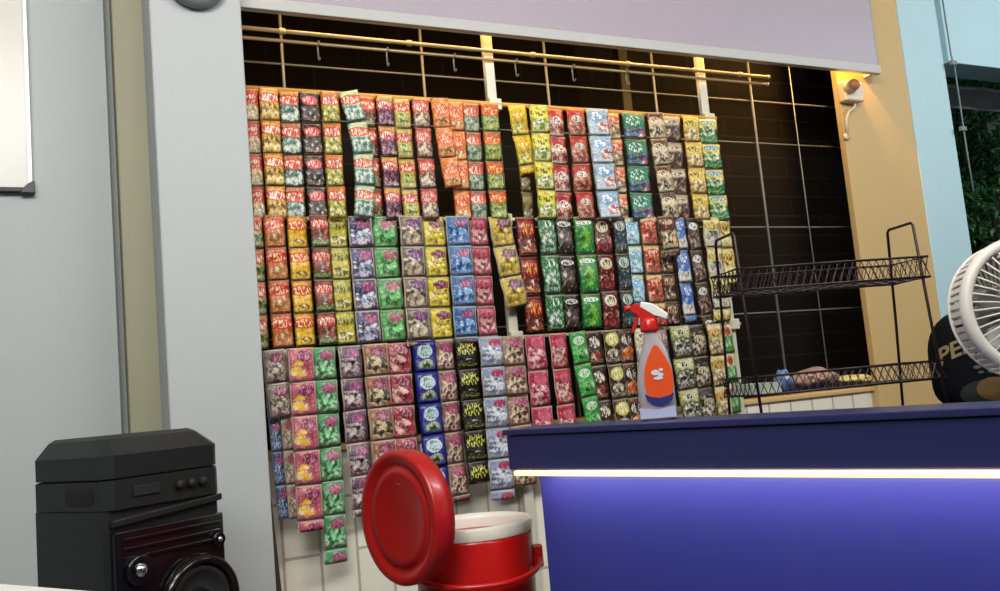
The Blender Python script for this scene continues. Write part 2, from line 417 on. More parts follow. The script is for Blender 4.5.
top_row = [
 (244, 257, 4, RF('red cream', '#cf4630', '#e2cf9c', split=.42, logo='#d2301f', pa='#c9a05a', pb='#f0e6cc'), 'red and cream sachet strip half hidden by the grey pillar on the top bar', {}),
 (257, 277, 4, RF('amber', '#e39a30', '#dca629', split=.55, logo='#cf3a24', pa='#8a5a1c', pb='#e8cc58'), 'amber yellow sachet strip with red logos, second from the grey pillar on the top bar', dict(yo=.006)),
 (278, 298, 4, RF('deep green', '#e07a4a', '#173d33', split=.86, logo='#d6452e', pa='#c8d2c4', pb='#2f6a58'), 'dark green sachet strip with red logos on the top bar', {}),
 (299, 318, 4, RF('black red', '#2a1c1c', '#1b1818', logo='#d43a48', ink='#f2c6b0', pa='#5a4a48', pb='#2a2424', log=(.5, .72, .42, .16)), 'black sachet strip with pink-red logos on the top bar', dict(yo=.006)),
 (318, 336, 4, RF('olive yellow', '#dd7a2c', '#b7a62c', split=.62, logo='#cf4628', pa='#5f7a26', pb='#ddc94a'), 'yellow-green sachet strip with orange tops beside the dark gap on the top bar', {}),
 (335, 355, 4, RF('pale teal', '#b4d6ae', '#4f9488', split=.5, logo='#d95238', pa='#d8e4d2', pb='#3a7a72'), 'pale teal sachet strip swinging askew over the dark gap on the top bar', dict(dx=.025, bow=.03, yo=.014)),
 (356, 374, 4, RF('brick green', '#c23a2a', '#5a4a34', split=.45, logo='#e0563a', pa='#5a7a3a', pb='#7a3428'), 'brick red sachet strip between the pale teal and the purple strip on the top bar', {}),
 (374, 391, 4, RF('plum', '#e2a43c', '#55193a', split=.8, logo='#c23346', pa='#a66a86', pb='#3c1228'), 'plum purple sachet strip with yellow heads on the top bar', dict(yo=.006)),
 (392, 409, 4, RF('khaki green', '#cdae52', '#b8a048', logo='#d0402e', pa='#2f8a2c', pb='#cfd27a', pic=(.5, .32, .3, .18)), 'khaki sachet strip with green leaf pictures and red logos on the top bar', {}),
 (410, 427, 4, RF('rose brown', '#c2443c', '#8a5448', split=.5, logo='#d2564a', pa='#d8c4a4', pb='#6a4038'), 'rose brown sachet strip beside the orange double strip on the top bar', dict(yo=.006)),
 (428.5, 446, 3, RF('orange a', '#e8862c', '#e07a34', logo='#e2562c', ink='#f8d8a4', pa='#f0dca4', pb='#b06a28', pic=(.5, .22, .4, .1), log=(.5, .62, .44, .2)), 'short orange sachet strip of three, drifting to the right on the top bar', dict(dx=.026, yo=.018)),
 (446, 462, 4, RF('orange b', '#e5802c', '#dd7632', logo='#df4e2a', ink='#f6d09c', pa='#ecd49a', pb='#a86428', pic=(.5, .22, .4, .1), log=(.5, .62, .44, .2)), 'long orange sachet strip of four beside the short orange one', dict(yo=.004)),
 (462, 478, 4, RF('sage red', '#c2473a', '#5c8a5e', split=.55, logo='#d25a48', pa='#a4b49a', pb='#4a6a4c'), 'sage green sachet strip with dull red tops left of the upper post', dict(yo=-.002)),
 (479, 496, 4, RF('leaf red yellow', '#d9622c', '#4c8f36', split=.62, logo='#d23a26', ink='#f2d23c', pa='#b4b43a', pb='#39702a'), 'leaf green sachet strip with orange-red logos touching the upper post', dict(yo=.006)),
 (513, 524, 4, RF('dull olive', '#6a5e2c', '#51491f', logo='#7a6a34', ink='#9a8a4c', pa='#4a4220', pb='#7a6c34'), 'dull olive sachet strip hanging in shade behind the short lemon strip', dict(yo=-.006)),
 (507, 525, 2.3, RF('lemon', '#e6cc22', '#d6c82a', logo='#f0a21c', ink='#f6ec8a', pa='#f2b61e', pb='#8aa62a', log=(.45, .66, .36, .22)), 'short bright lemon yellow sachet strip just right of the upper post', dict(dx=.03, yo=.014, pitch=.118)),
 (525, 544, 4, RF('lemon green', '#d8cf35', '#c9c22c', logo='#e4d84a', ink='#5a5a1a', pa='#f0e6c0', pb='#7f9a28'), 'long lemon green sachet strip next to the short lemon one', dict(yo=.004)),
 (545, 563, 4, RF('red cup', '#b51d2a', '#dccdb8', split=.62, logo='#f0e4d8', ink='#8a1c24', pa='#c8a48a', pb='#8f1e24', log=(.5, .58, .28, .14)), 'crimson and white sachet strip, left of the two crimson ones on the top bar', {}),
 (564, 582, 4, RF('red bean', '#bd2a26', '#b56a4c', split=.66, logo='#e8dccc', ink='#3a1c18', pa='#d88a64', pb='#7a2a1c', log=(.5, .62, .3, .12)), 'crimson and tan sachet strip, right of the two crimson ones on the top bar', dict(yo=.006)),
 (582, 604, 4, RF('sky bowl', '#9cc0da', '#b8cfdc', logo='#7aa8cf', ink='#ffffff', pa='#c23a2a', pb='#f2efe8', pic=(.68, .3, .3, .2), log=(.4, .7, .32, .2)), 'sky blue sachet strip with red bowl pictures on the top bar', dict(yo=.012, dx=.012)),
 (603, 618, 4, RF('cream gravy', '#d99a6a', '#d8cca8', split=.6, logo='#d8583a', pa='#3c4a2c', pb='#b48a58'), 'cream and orange sachet strip tucked beside the teal green one', dict(yo=-.002)),
 (620, 642, 4, RF('teal', '#187a5e', '#1e4a68', split=.34, logo='#187a5e', ink='#e8f2e0', pa='#c23c3a', pb='#2a5a86', pic=(.74, .26, .24, .2), log=(.45, .66, .44, .24)), 'wide teal green sachet strip with white lettering on the top bar', dict(yo=.008)),
 (643, 659, 4.1, RF('cocoa cat', '#5a3a28', '#d6c29a', split=.72, logo='#e4d2b0', ink='#2a1a12', pa='#241710', pb='#d8c4a0', log=(.4, .72, .3, .1)), 'brown and cream sachet strip hanging slightly askew right of the teal one', dict(yo=.014, dx=.03)),
 (661, 679, 4, RF('mocha', '#b8a98a', '#5a3a2a', split=.64, logo='#d8c8ac', ink='#4a2a20', pa='#a07a50', pb='#3a2430', log=(.5, .76, .4, .1)), 'mocha brown sachet strip with pale headings on the top bar', dict(yo=.002)),
 (680, 696, 4, RF('straw', '#d8b53c', '#c79a35', logo='#e6cc62', ink='#6a4a14', pa='#e8d8a0', pb='#96682a'), 'straw yellow sachet strip next to the last green one on the top bar', dict(yo=.006)),
 (697, 716, 4, RF('green blue', '#d8cf5c', '#14722e', split=.6, logo='#3f86b4', ink='#f2f0d0', pa='#e0d8b0', pb='#2a7a3a', log=(.5, .84, .42, .09), pic=(.5, .5, .36, .18)), 'green sachet strip with blue and yellow headings at the right end of the top bar', {}),
]
mid_row = [
 (250, 262, 4, RF('orange moss', '#dd7a34', '#6f8a3c', split=.5, logo='#cf3a28', pa='#e0cc8a', pb='#4a6a2c'), 'orange and moss sachet strip cut off by the pillar on the middle bar', {}),
 (262, 283, 4, RF('rust', '#cd5a26', '#c2682c', logo='#c6301f', ink='#f0c890', pa='#ead9a0', pb='#a0622c', pic=(.5, .3, .34, .14)), 'rust orange sachet strip, widest near the pillar on the middle bar', dict(yo=.006)),
 (286, 307, 4, RF('gold', '#e49a2c', '#e2b223', split=.6, logo='#d2432a', ink='#f8e09a', pa='#6a3418', pb='#efc93c', pic=(.5, .2, .42, .1)), 'golden yellow sachet strip with red logos on the middle bar', {}),
 (308, 327, 4, RF('brown lime', '#7a3a24', '#3f7a2c', split=.22, logo='#bf3a34', ink='#f0d0b8', pa='#b8503c', pb='#5a2c1e', pic=(.5, .38, .4, .16)), 'brown sachet strip with red logos and green feet on the middle bar', dict(yo=.006)),
 (327, 346, 4, RF('lime yellow', '#c2bc3c', '#cabb45', logo='#a9a428', ink='#5a3c14', pa='#6a6a20', pb='#eee2a4', pic=(.5, .24, .42, .14)), 'lime yellow sachet strip left of the violet-blue strip on the middle bar', {}),
 (347, 371, 4, JD('violet blue', '#4a4470', '#c8cfe6', '#2c2c5c', lg='#8a3468'), 'violet-blue framed sachet strip on the middle bar', dict(yo=.006)),
 (371, 396, 4, JD('mint', '#4aa052', '#7ad27a', '#2c7a3a', bd='#bcd8b0', lg='#9a5a5a', pic=(.5, .38, .36, .3)), 'mint green framed sachet strip beside the violet-blue one on the middle bar', {}),
 (397, 421, 4.3, JD('taupe', '#7a6656', '#c8b89a', '#52402f', lg='#5a2a6a', bd='#d4c4aa'), 'taupe brown framed sachet strip on the middle bar', dict(yo=.006)),
 (421, 444, 4.3, JD('canary', '#d8c427', '#f0e24a', '#b89a1c', bd='#d8cf9c', lg='#6a3034'), 'canary yellow framed sachet strip on the middle bar', {}),
 (444, 467, 4.3, JD('royal blue', '#2a6aa6', '#5aa6d8', '#1c3f86', bd='#a8c2cc', lg='#7a3a6a'), 'royal blue framed sachet strip on the middle bar', dict(yo=.006)),
 (468, 487, 4.3, JD('magenta', '#a8324e', '#e0a0a0', '#7a1f3a', bd='#cf9c9c', lg='#b03a4a'), 'magenta pink framed sachet strip on the middle bar', {}),
 (487, 510, 3, JD('sunny', '#c9a93a', '#e8c42a', '#8a7a34', bd='#e0d2a8', lg='#5a3a4a', pic=(.45, .36, .36, .28)), 'short yellow framed sachet strip of three hanging askew over the post', dict(dx=.045, yo=.014, pitch=.115)),
 (514, 534, 3, RF('maroon script', '#7a1512', '#5c120e', logo='#8f1c12', ink='#f0a23c', pa='#a84a24', pb='#4a100c', log=(.55, .7, .42, .22), pic=(.5, .26, .3, .16)), 'maroon sachet strip with orange script on the middle bar', dict(pitch=.152)),
 (535, 553, 3, RF('bottle green', '#166a30', '#0f5a28', logo='#166a30', ink='#eaf2e4', pa='#d6e8d4', pb='#156a30', log=(.5, .8, .34, .14), pic=(.5, .4, .4, .16)), 'bottle green sachet strip with white marks right of the maroon one', dict(pitch=.152, yo=.006)),
 (554, 571, 3, RF('black oval', '#1a1512', '#1a1512', logo='#ece6da', ink='#3a3430', pa='#5a4232', pb='#38271e', log=(.5, .82, .4, .07), pic=(.5, .42, .34, .26), scale=2), 'black sachet strip with white oval logos and brown ovals on the middle bar', dict(pitch=.152)),
 (572, 591, 3, RF('grass green', '#1f7a2c', '#17702a', logo='#e8efe0', ink='#2a6a2c', pa='#6fb83a', pb='#2f8a2c', log=(.5, .84, .4, .06), pic=(.55, .42, .3, .26), scale=3), 'grass green sachet strip with white headings right of the black oval one', dict(pitch=.152, yo=.006)),
 (592, 609, 3.0, RF('dark red disc', '#5a1216', '#701a1e', logo='#d8d2b0', ink='#4a2420', pa='#a8282c', pb='#4a1014', log=(.5, .74, .34, .16)), 'dark red sachet strip with pale disc logos on the middle bar', dict(pitch=.148)),
 (610, 623, 3.0, RF('black disc', '#0f1613', '#0d1311', logo='#a8b8ac', ink='#16201c', pa='#2a4a5a', pb='#20302a', log=(.5, .74, .36, .15)), 'narrow black sachet strip with grey disc logos on the middle bar', dict(pitch=.148, yo=.006)),
 (623, 638, 4, RF('aqua cream', '#d8d2a0', '#8abfd0', split=.7, logo='#6fb2d0', ink='#f0f4f0', pa='#5aa6cc', pb='#b8dce2'), 'aqua and cream sachet strip behind the spray head', dict(pitch=.116)),
 (638, 654, 4, RF('tan red', '#d6c286', '#a8703c', split=.7, logo='#b0281c', ink='#e8b890', pa='#c2372c', pb='#7a3418'), 'tan sachet strip with red blobs right of the aqua one', dict(pitch=.118, yo=.006)),
 (655, 669, 4, RF('umber', '#4a2f22', '#5a3a2a', logo='#6a4432', ink='#c8a882', pa='#3a2418', pb='#7a543c'), 'umber brown sachet strip behind the short cookie strip', dict(pitch=.116, yo=-.004)),
 (654, 670, 1.25, RF('cookie', '#4e2a20', '#c9ab74', split=.55, logo='#7a2a22', ink='#e0c8a0', pa='#1f140e', pb='#d6bd88', log=(.5, .8, .4, .1)), 'very short cookie-brown and cream sachet strip on the middle bar', dict(pitch=.14, yo=.012, dx=.015)),
 (670, 684, 3.2, RF('cobalt white', '#3a6ab8', '#d4d6da', split=.34, logo='#3566b4', ink='#f6f6f4', pa='#e0dcd4', pb='#b09a80', log=(.5, .74, .4, .18), pic=(.5, .22, .4, .1)), 'cobalt blue and white sachet strip on the middle bar', dict(pitch=.137, yo=.012, dx=.01)),
 (684, 698, 3.4, RF('coffee disc', '#4a3028', '#54382c', logo='#e6e2da', ink='#4a4a7a', pa='#8a6a54', pb='#3a241c', log=(.45, .72, .34, .12)), 'coffee brown sachet strip with white disc logos beside the cobalt one', dict(pitch=.137, yo=.004, dx=.03)),
 (699, 717, 4, RF('bear cream', '#dccb84', '#d8cfb0', split=.74, logo='#dcc978', ink='#9a7a3a', pa='#6a6e7c', pb='#c8c4bc', pic=(.5, .4, .32, .24), scale=3), 'cream sachet strip with grey bear-like blobs on the middle bar', dict(pitch=.13, yo=.004)),
 (717, 730, 2.2, RF('pale straw', '#ddc972', '#d9d08a', logo='#cdb44a', ink='#7a4a20', pa='#8a3a24', pb='#e4d890', pic=(.35, .6, .26, .24)), 'pale straw sachet strip at the right end of the middle bar', dict(pitch=.13)),
]
bot_row = [
 (262, 274, 5.0, JD('denim', '#3c5c94', '#9cb8e0', '#22386c', bd='#b4bcc8', lg='#8a3a5a'), 'denim blue framed sachet strip emerging beneath the beige one by the pillar', dict(yo=-.004, dx=.02)),
 (274, 286, 5.0, JD('sand', '#b09a80', '#d8cba8', '#86705a', bd='#d4c8b4', lg='#a0505a'), 'sand framed sachet strip half covered, right of the denim blue one', dict(yo=-.006, dx=.01)),
 (261, 283, 2, JD('dove beige', '#8a7c70', '#c4b8a6', '#5c5048', bd='#e0bcae', lg='#6a1f3c'), 'short dove beige framed sachet strip of two beside the pillar on the bottom bar', dict(yo=.012, dx=.012)),
 (284, 310, 5.35, JD('mango pink', '#b8506a', '#f0c02e', '#b04a64', bd='#e2b2a4', lg='#7a1f4a', pic=(.42, .36, .36, .26), scale=3.2), 'pink framed sachet strip with yellow mango pictures near the pillar', dict(yo=.004, pitch=.111)),
 (311, 335, 6.4, JD('jade', '#3f9a5e', '#8ad69a', '#26703f', bd='#a4d0a8', lg='#94506a'), 'jade green framed sachet strip, longest of all, reaching down the white tiles', dict(yo=.012, pitch=.1105)),
 (337, 361, 5.2, JD('grape', '#6c5662', '#c4b0b4', '#2a1a24', bd='#d8bfae', lg='#8a4a78'), 'mauve-grey framed sachet strip with black grape blobs right of the jade one', dict(yo=.004, dx=.015)),
 (361, 386, 5.0, JD('ginger', '#a86a4a', '#d8c49c', '#4a3a24', bd='#d8b48c', lg='#7a3a54'), 'ginger brown framed sachet strip above the red lid on the bottom bar', dict(yo=.010, dx=.01)),
 (386, 410, 5.0, JD('coral', '#a8283e', '#f0bcae', '#8a1c34', bd='#dfaaa0', lg='#6c1a34', pic=(.42, .38, .34, .3), scale=3), 'coral red framed sachet strip with pale pink blobs above the red lid', dict(yo=.003)),
 (411, 434, 5.2, sachet_mat('ultramarine', '#23268a', '#23268a', pa='#2a3426', pb='#b9c6a0', pic=(.5, .26, .34, .16), logo='#c6d6e2', ink='#5a9a6a', log=(.5, .66, .34, .22), border='#23268a', bw=.12), 'ultramarine blue sachet strip with pale panels on the bottom bar', dict(yo=.010, dx=.012)),
 (434, 453, 5.2, JD('berry', '#8a5a54', '#d8c0a8', '#5a3034', bd='#c8ae98', lg='#9a3a5a', scale=7), 'berry brown framed sachet strip between the ultramarine and the black one', dict(yo=.002, dx=.015)),
 (453, 476, 4.75, sachet_mat('black gold', '#1e1a12', '#1e1a12', pa='#3a3424', pb='#1e1a12', pic=(.5, .26, .3, .08), logo='#1e1a12', ink='#d6d84a', log=(.5, .66, .5, .26), border='#1e1a12', bw=.03), 'black sachet strip with yellow-green emblems on the bottom bar', dict(yo=.010, dx=.008)),
 (474, 498, 5.3, JD('ice blue', '#8f9ab4', '#d2d8e2', '#5a688c', bd='#b8c2c8', lg='#b03a5a', log=(.66, .78, .24, .12)), 'ice blue framed sachet strip left of the counter end', dict(yo=.004)),
 (499, 523, 5.0, JD('toffee', '#94685a', '#dcc8a0', '#5a342c', bd='#d0b08a', lg='#8a2f5a', scale=7), 'toffee brown framed sachet strip behind the counter end', dict(yo=.010)),
 (524, 544, 4, JD('rose', '#c02a4a', '#e6b4bc', '#a01c3a', bd='#d894a2', lg='#c8566c', bw=.045, scale=6), 'rose red sachet strip, left of the two rose ones by the counter', dict(pitch=.135, dx=.01)),
 (548, 567, 4, JD('cherry', '#c0243a', '#e8c0b4', '#94182c', bd='#d8a094', lg='#c4465a', bw=.045, scale=6), 'cherry red sachet strip, right of the two rose ones by the counter', dict(pitch=.135, dx=.015, yo=.006)),
 (566, 584, 4, RF('apple green', '#2f9a3c', '#3fae4a', logo='#cfe4c4', ink='#2a8a3a', pa='#9ad08a', pb='#2f8a34', log=(.5, .72, .34, .14), pic=(.6, .3, .3, .16)), 'apple green sachet strip slanting to the right above the counter', dict(pitch=.125, dx=.07, yo=.012)),
 (584, 601, 3, RF('black coffee a', '#2a1a14', '#301c16', logo='#2a1a14', ink='#e6dcc8', pa='#b03a22', pb='#5a2a1c', pic=(.5, .26, .4, .14), log=(.5, .68, .4, .22), border='#cfc08a', bw=.03), 'black coffee sachet strip with rust cups, nearest the apple green one', dict(pitch=.135, dx=.02)),
 (601, 617, 3, RF('black coffee b', '#281818', '#3a2218', logo='#c8bd40', ink='#efe8d0', pa='#d8ccb4', pb='#4a2820', pic=(.5, .3, .4, .14), log=(.5, .72, .42, .2), border='#cfc08a', bw=.03), 'black coffee sachet strip with yellow flashes, middle of the three black ones', dict(pitch=.135, dx=.02, yo=.006)),
 (617, 632, 3, RF('black coffee c', '#241616', '#2c1a18', logo='#241616', ink='#e8e0d0', pa='#dc7a24', pb='#c05a1e', pic=(.55, .3, .42, .17), log=(.5, .7, .4, .2), border='#cfc08a', bw=.03), 'black coffee sachet strip with orange cups left of the spray bottle', dict(pitch=.135, dx=.015)),
 (632, 647, 3, RF('vanilla', '#d8d0a4', '#a89a7c', split=.5, logo='#e6dfb8', ink='#7a6a4a', pa='#8f86a0', pb='#c8c09a'), 'vanilla cream sachet strip behind the spray bottle, left side', dict(pitch=.135, yo=.006)),
 (648, 666, 3, RF('dusty rose', '#a58a7c', '#97817c', logo='#8a6a60', ink='#c8b4a4', pa='#b0a0b0', pb='#7a6058'), 'dusty rose sachet strip directly behind the spray bottle', dict(pitch=.135)),
 (667, 687, 3, RF('olive cream', '#b4b45a', '#55553a', split=.62, logo='#d6d6c0', ink='#1c1c14', pa='#d8d8c4', pb='#1c1c14', pic=(.5, .34, .42, .24), log=(.5, .8, .4, .1)), 'olive and cream sachet strip with black blobs right of the spray bottle', dict(pitch=.13, dx=.02, yo=.006)),
 (688, 704, 3, RF('espresso cream', '#2a2018', '#6a5a34', split=.4, logo='#ccc0a0', ink='#2a2018', pa='#d6cab0', pb='#3a2a1c', log=(.5, .56, .3, .12)), 'espresso brown sachet strip with pale discs beside the wire stand', dict(pitch=.13, dx=.02)),
 (704, 719, 3, RF('custard', '#dcc594', '#c4ad52', split=.5, logo='#caa65a', ink='#6a3a20', pa='#7a5a34', pb='#e4d8ac'), 'custard yellow sachet strip next to the wire stand leg', dict(pitch=.13, dx=.01, yo=.006)),
 (720, 731, 3, RF('green robe', '#d9cfa8', '#3f8a3c', split=.56, logo='#c0563a', ink='#2a1a14', pa='#4a9a44', pb='#8ab87a', log=(.5, .74, .3, .16), pic=(.5, .36, .34, .2)), 'cream sachet strip with red-over-green pictures at the right end of the bottom bar', dict(pitch=.125)),
]
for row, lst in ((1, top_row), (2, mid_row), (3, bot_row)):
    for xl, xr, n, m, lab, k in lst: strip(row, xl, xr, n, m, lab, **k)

# ------------------------------------------------------------------ whiteboard, round fixture, leaning dark strip on the left
wb = empty('whiteboard', (-.75, 3.1, 1.95), 'white board with black corner cap hung on the grey wall, cut by the frame', 'whiteboard')
X0, X1, Z0, Z1 = -.65, .68, .0, .95
bm = BM(); box(bm, X0 + .008, X1 - .008, -.022, -.004, Z0 + .008, Z1 - .008); obj('panel', bm, mat('whiteboard surface', '#d6d3c8', .3, var=.01), wb)
bm = BM()
for a in ((X0, X1, -.028, -.002, Z1 - .01, Z1), (X0, X0 + .01, -.028, -.002, Z0 + .012, Z1), (X1 - .01, X1, -.028, -.002, Z0 + .012, Z1)): box(bm, *a)
obj('frame', bm, mat('aluminium edge', '#c9cac6', .35, .3), wb)
bm = BM(); box(bm, X0, X1, -.03, -.002, Z0, Z0 + .012); obj('bottom_rail', bm, mat('black rail', '#1e2020', .5), wb)
for sx in (X0, X1):
    for sz in (Z0, Z1):
        bm = BM(); dx = .034 if sx == X0 else -.034; dz = .034 if sz == Z0 else -.034
        e = -.006 if sx == X0 else .006; ez = -.006 if sz == Z0 else .006
        poly = [(sx + e, sz + ez), (sx + dx, sz + ez), (sx + dx * .75, sz + dz * .3), (sx + dx * .3, sz + dz * .75), (sx + e, sz + dz)]
        if dx * dz < 0: poly = poly[::-1]
        prism(bm, poly, -.034, -.003, .002); obj('corner_cap', bm, BLACKP, wb)

dm = empty('wall_lamp', (.408, 2.8, 2.565), 'round dark grey dish fixture on the grey pillar, cut by the top edge', 'wall fixture')
mx = Matrix.Rotation(PI / 2, 4, 'X')
bm = BM(); lathe(bm, [(.0, 0), (.088, 0), (.095, .012), (.095, .03), (.085, .042), (.055, .05)], 40, mx, True); obj('rim', bm, mat('grey enamel', '#6c7072', .4), dm, True)
bm = BM(); lathe(bm, [(.055, .05), (.052, .058), (.03, .07), (0, .074)], 32, mx, False); obj('lens', bm, GLOSSB, dm, True)

bm = BM()
b0, b1 = Vector((.600, 2.93, 0)), Vector((.5585, 2.985, 1.12))  # narrow dark brown strip, leaning and slightly wider at the foot
vs = []
for p, w, d in ((b0, .017, .012), (b1, .014, .01)):
    vs.append([bm.verts.new(p + Vector((sx * w, sy * d, 0))) for sx, sy in ((-1, -1), (1, -1), (1, 1), (-1, 1))])
bm.faces.new(vs[0]); bm.faces.new(vs[1][::-1])
for k in range(4): bm.faces.new((vs[0][k], vs[1][k], vs[1][(k + 1) % 4], vs[0][(k + 1) % 4]))
bmesh.ops.bevel(bm, geom=bm.edges[:], offset=.003, segments=2, affect='EDGES', profile=.5)
bmesh.ops.recalc_face_normals(bm, faces=bm.faces[:])
tag(obj('dark_strip', bm, DARKBROWN), 'narrow dark brown strip leaning in the corner between pillar and white tiles', 'slat')

# ------------------------------------------------------------------ party loudspeaker (stands on the floor)
SW, SD, SH = .305, .30, 1.192
spk = empty('party_speaker', (.0727 + SW / 2 * math.cos(PI / 6), 2.167 + SW / 2 * math.sin(PI / 6), 0), 'tall black party loudspeaker with chamfered top in front of the grey wall', 'loudspeaker', rz=PI / 6)
def sbox_loft(levels, m, name):
    """levels: (z, x0, x1, y0, y1, chamfer)"""
    bm = BM(); rings = []
    for z, x0, x1, y0, y1, c in levels:
        rings.append([bm.verts.new((x, y, z)) for x, y in ((x0 + c, y0), (x1 - c, y0), (x1, y0 + c), (x1, y1 - c), (x1 - c, y1), (x0 + c, y1), (x0, y1 - c), (x0, y0 + c))])
    for a, b in zip(rings, rings[1:]):
        for k in range(8): bm.faces.new((a[k], a[(k + 1) % 8], b[(k + 1) % 8], b[k]))
    bm.faces.new(rings[0][::-1]); bm.faces.new(rings[-1])
    return obj(name, bm, m, spk)
h = SW / 2
body = sbox_loft([(.03, -h, h, .012, SD, .01), (1.02, -h, h, .012, SD, .01)], BLACKP, 'cabinet')
sbox_loft([(1.022, -h - .003, h + .003, .0, SD + .003, .022), (1.085, -h - .003, h + .003, .0, SD + .003, .022), (1.088, -h + .002, h - .002, .006, SD - .002, .022)], BLACKP, 'control_band')
sbox_loft([(1.09, -h - .003, h + .003, .0, SD + .003, .024), (1.14, -h - .003, h + .003, -.002, SD + .003, .024), (1.176, -h + .02, h - .02, .045, SD - .02, .02), (1.184, -h + .03, h - .03, .06, SD - .03, .02)], BLACKP, 'top_cover')
# side handle recess
bm = BM(); box(bm, -h - .0055, -h - .0005, .05, .155, 1.035, 1.07, .002); obj('side_port', bm, RUBBER, spk)
# front: knobs and keys of the control band
for k in range(3):
    bm = BM(); lathe(bm, [(0, 0), (.011, 0), (.010, .012), (0, .013)], 20, Matrix.Translation((.03 + .032 * k, -.001, 1.056)) @ Matrix.Rotation(PI / 2, 4, 'X')); obj('knob', bm, RUBBER, spk, True)
bm = BM(); box(bm, -.09, -.02, -.005, .002, 1.045, 1.068, .002); obj('display', bm, RUBBER, spk)
# sloped lower edge strip under the band and gloss baffle with ribs
bm = BM()
prism(bm, [(-h + .01, .985), (h - .005, 1.005), (h - .005, 1.02), (-h + .01, 1.0)], -.004, .012, .002); obj('trim_bar', bm, BLACKP, spk)
bm = BM(); box(bm, -h + .012, h - .006, -.006, .013, .25, .975, .004)
for z in (.955, .935, .915): box(bm, -h + .03, h - .02, -.011, -.004, z - .004, z + .004, .002)
obj('baffle', bm, GLOSSB, spk)
def driver(x, z, r):
    mx = Matrix.Translation((x, -.006, z)) @ Matrix.Rotation(PI / 2, 4, 'X')
    bm = BM(); lathe(bm, [(r * .8, -.004), (r, 0), (r * 1.02, .012), (r * .95, .026), (r * .86, .03), (r * .8, .022), (r * .78, .006)], 48, mx, False); o = obj('woofer_ring', bm, mat('bronze gloss ring', '#1d1714', .15, .3), spk, True)
    bm = BM(); lathe(bm, [(r * .79, .012), (r * .7, .02), (r * .62, .012), (r * .3, -.012 + .014), (r * .28, .004)], 48, mx, False); obj('cone', bm, RUBBER, o, True)
    bm = BM(); lathe(bm, [(r * .3, .002), (r * .26, .018), (r * .14, .028), (0, .031)], 32, mx, False); obj('dust_cap', bm, GLOSSB, o, True)
driver(.062, .785, .105); driver(.0, .45, .125)
for x, z, r in ((-.088, .885, .033), (.122, .915, .016)):
    mx = Matrix.Translation((x, -.008, z)) @ Matrix.Rotation(PI / 2, 4, 'X')
    bm = BM(); lathe(bm, [(r, 0), (r * 1.05, .008), (r * .9, .014), (r * .55, .002), (r * .4, .006), (0, .012)], 28, mx, False); tw = obj('tweeter', bm, GLOSSB, spk, True)
    bm = BM(); lathe(bm, [(r * .5, .006), (r * .42, .016), (0, .02)], 20, mx, False); obj('chrome_cap', bm, CHROME, tw, True)
for sx in (-1, 1):
    for y in (.04, SD - .04):
        bm = BM(); lathe(bm, [(.02, 0), (.022, .03), (0, .031)], 16, Matrix.Translation((sx * (h - .035), y, 0))); obj('foot', bm, RUBBER, spk, True)

# near white table whose far edge shows at the bottom left
tb = empty('white_table', (-.42, 1.2, 0), 'white table top whose far edge shows below the loudspeaker', 'table', rz=math.atan2(1.698 - 1.459, -.105 - .035) - PI)
tloc = tb.location; tr = Matrix.Rotation(-tb.rotation_euler.z, 4, 'Z')
pf = tr @ (Vector((.06, 1.416, 0)) - tloc)     # far right corner in table axes
bm = BM(); box(bm, pf.x - .85, pf.x, pf.y - .5, pf.y, .945, .97, .004); obj('table_top', bm, WHITE, tb)
for a in (pf.x - .81, pf.x - .04):
    for b in (pf.y - .46, pf.y - .04):
        bm = BM(); box(bm, a - .02, a + .02, b - .02, b + .02, 0, .945, .003); obj('leg', bm, WHITE, tb)

# ------------------------------------------------------------------ blue counter with warm light strip
CO = Vector((.857, 1.78, 0)); CA = math.atan2(-.951, .309)
ct = empty('reception_counter', CO, 'dark blue counter with a glowing warm light strip along its front', 'counter', rz=CA)
def cw(s, n, z=0):   # counter axes -> world
    return CO + Vector((.309 * s + .951 * n, -.951 * s + .309 * n, z))
LN = 1.55
bm = BM(); box(bm, -.006, LN, -.006, .15, 1.108, 1.12, .002); obj('ledge', bm, NAVY, ct)
bm = BM(); box(bm, 0, LN, 0, .15, 1.034, 1.107, .002); obj('upper_panel', bm, NAVY, ct)
bm = BM(); box(bm, .045, LN - .02, .045, .15, 0, 1.034, .002); obj('lower_panel', bm, BLUE, ct)
bm = BM(); box(bm, .02, LN - .02, -.008, .004, 1.022, 1.0325, .003); obj('light_strip', bm, LEDM, ct)
bm = BM(); box(bm, .03, LN - .02, .151, 1.05, 1.03, 1.06, .003); obj('worktop', bm, NAVY, ct)
bm = BM(); box(bm, .066, .09, .151, 1.0, 0, 1.03, .002); obj('end_panel', bm, NAVY, ct)
bm = BM(); box(bm, LN - .05, LN - .026, .151, 1.0, 0, 1.03, .002); obj('end_panel', bm, NAVY, ct)

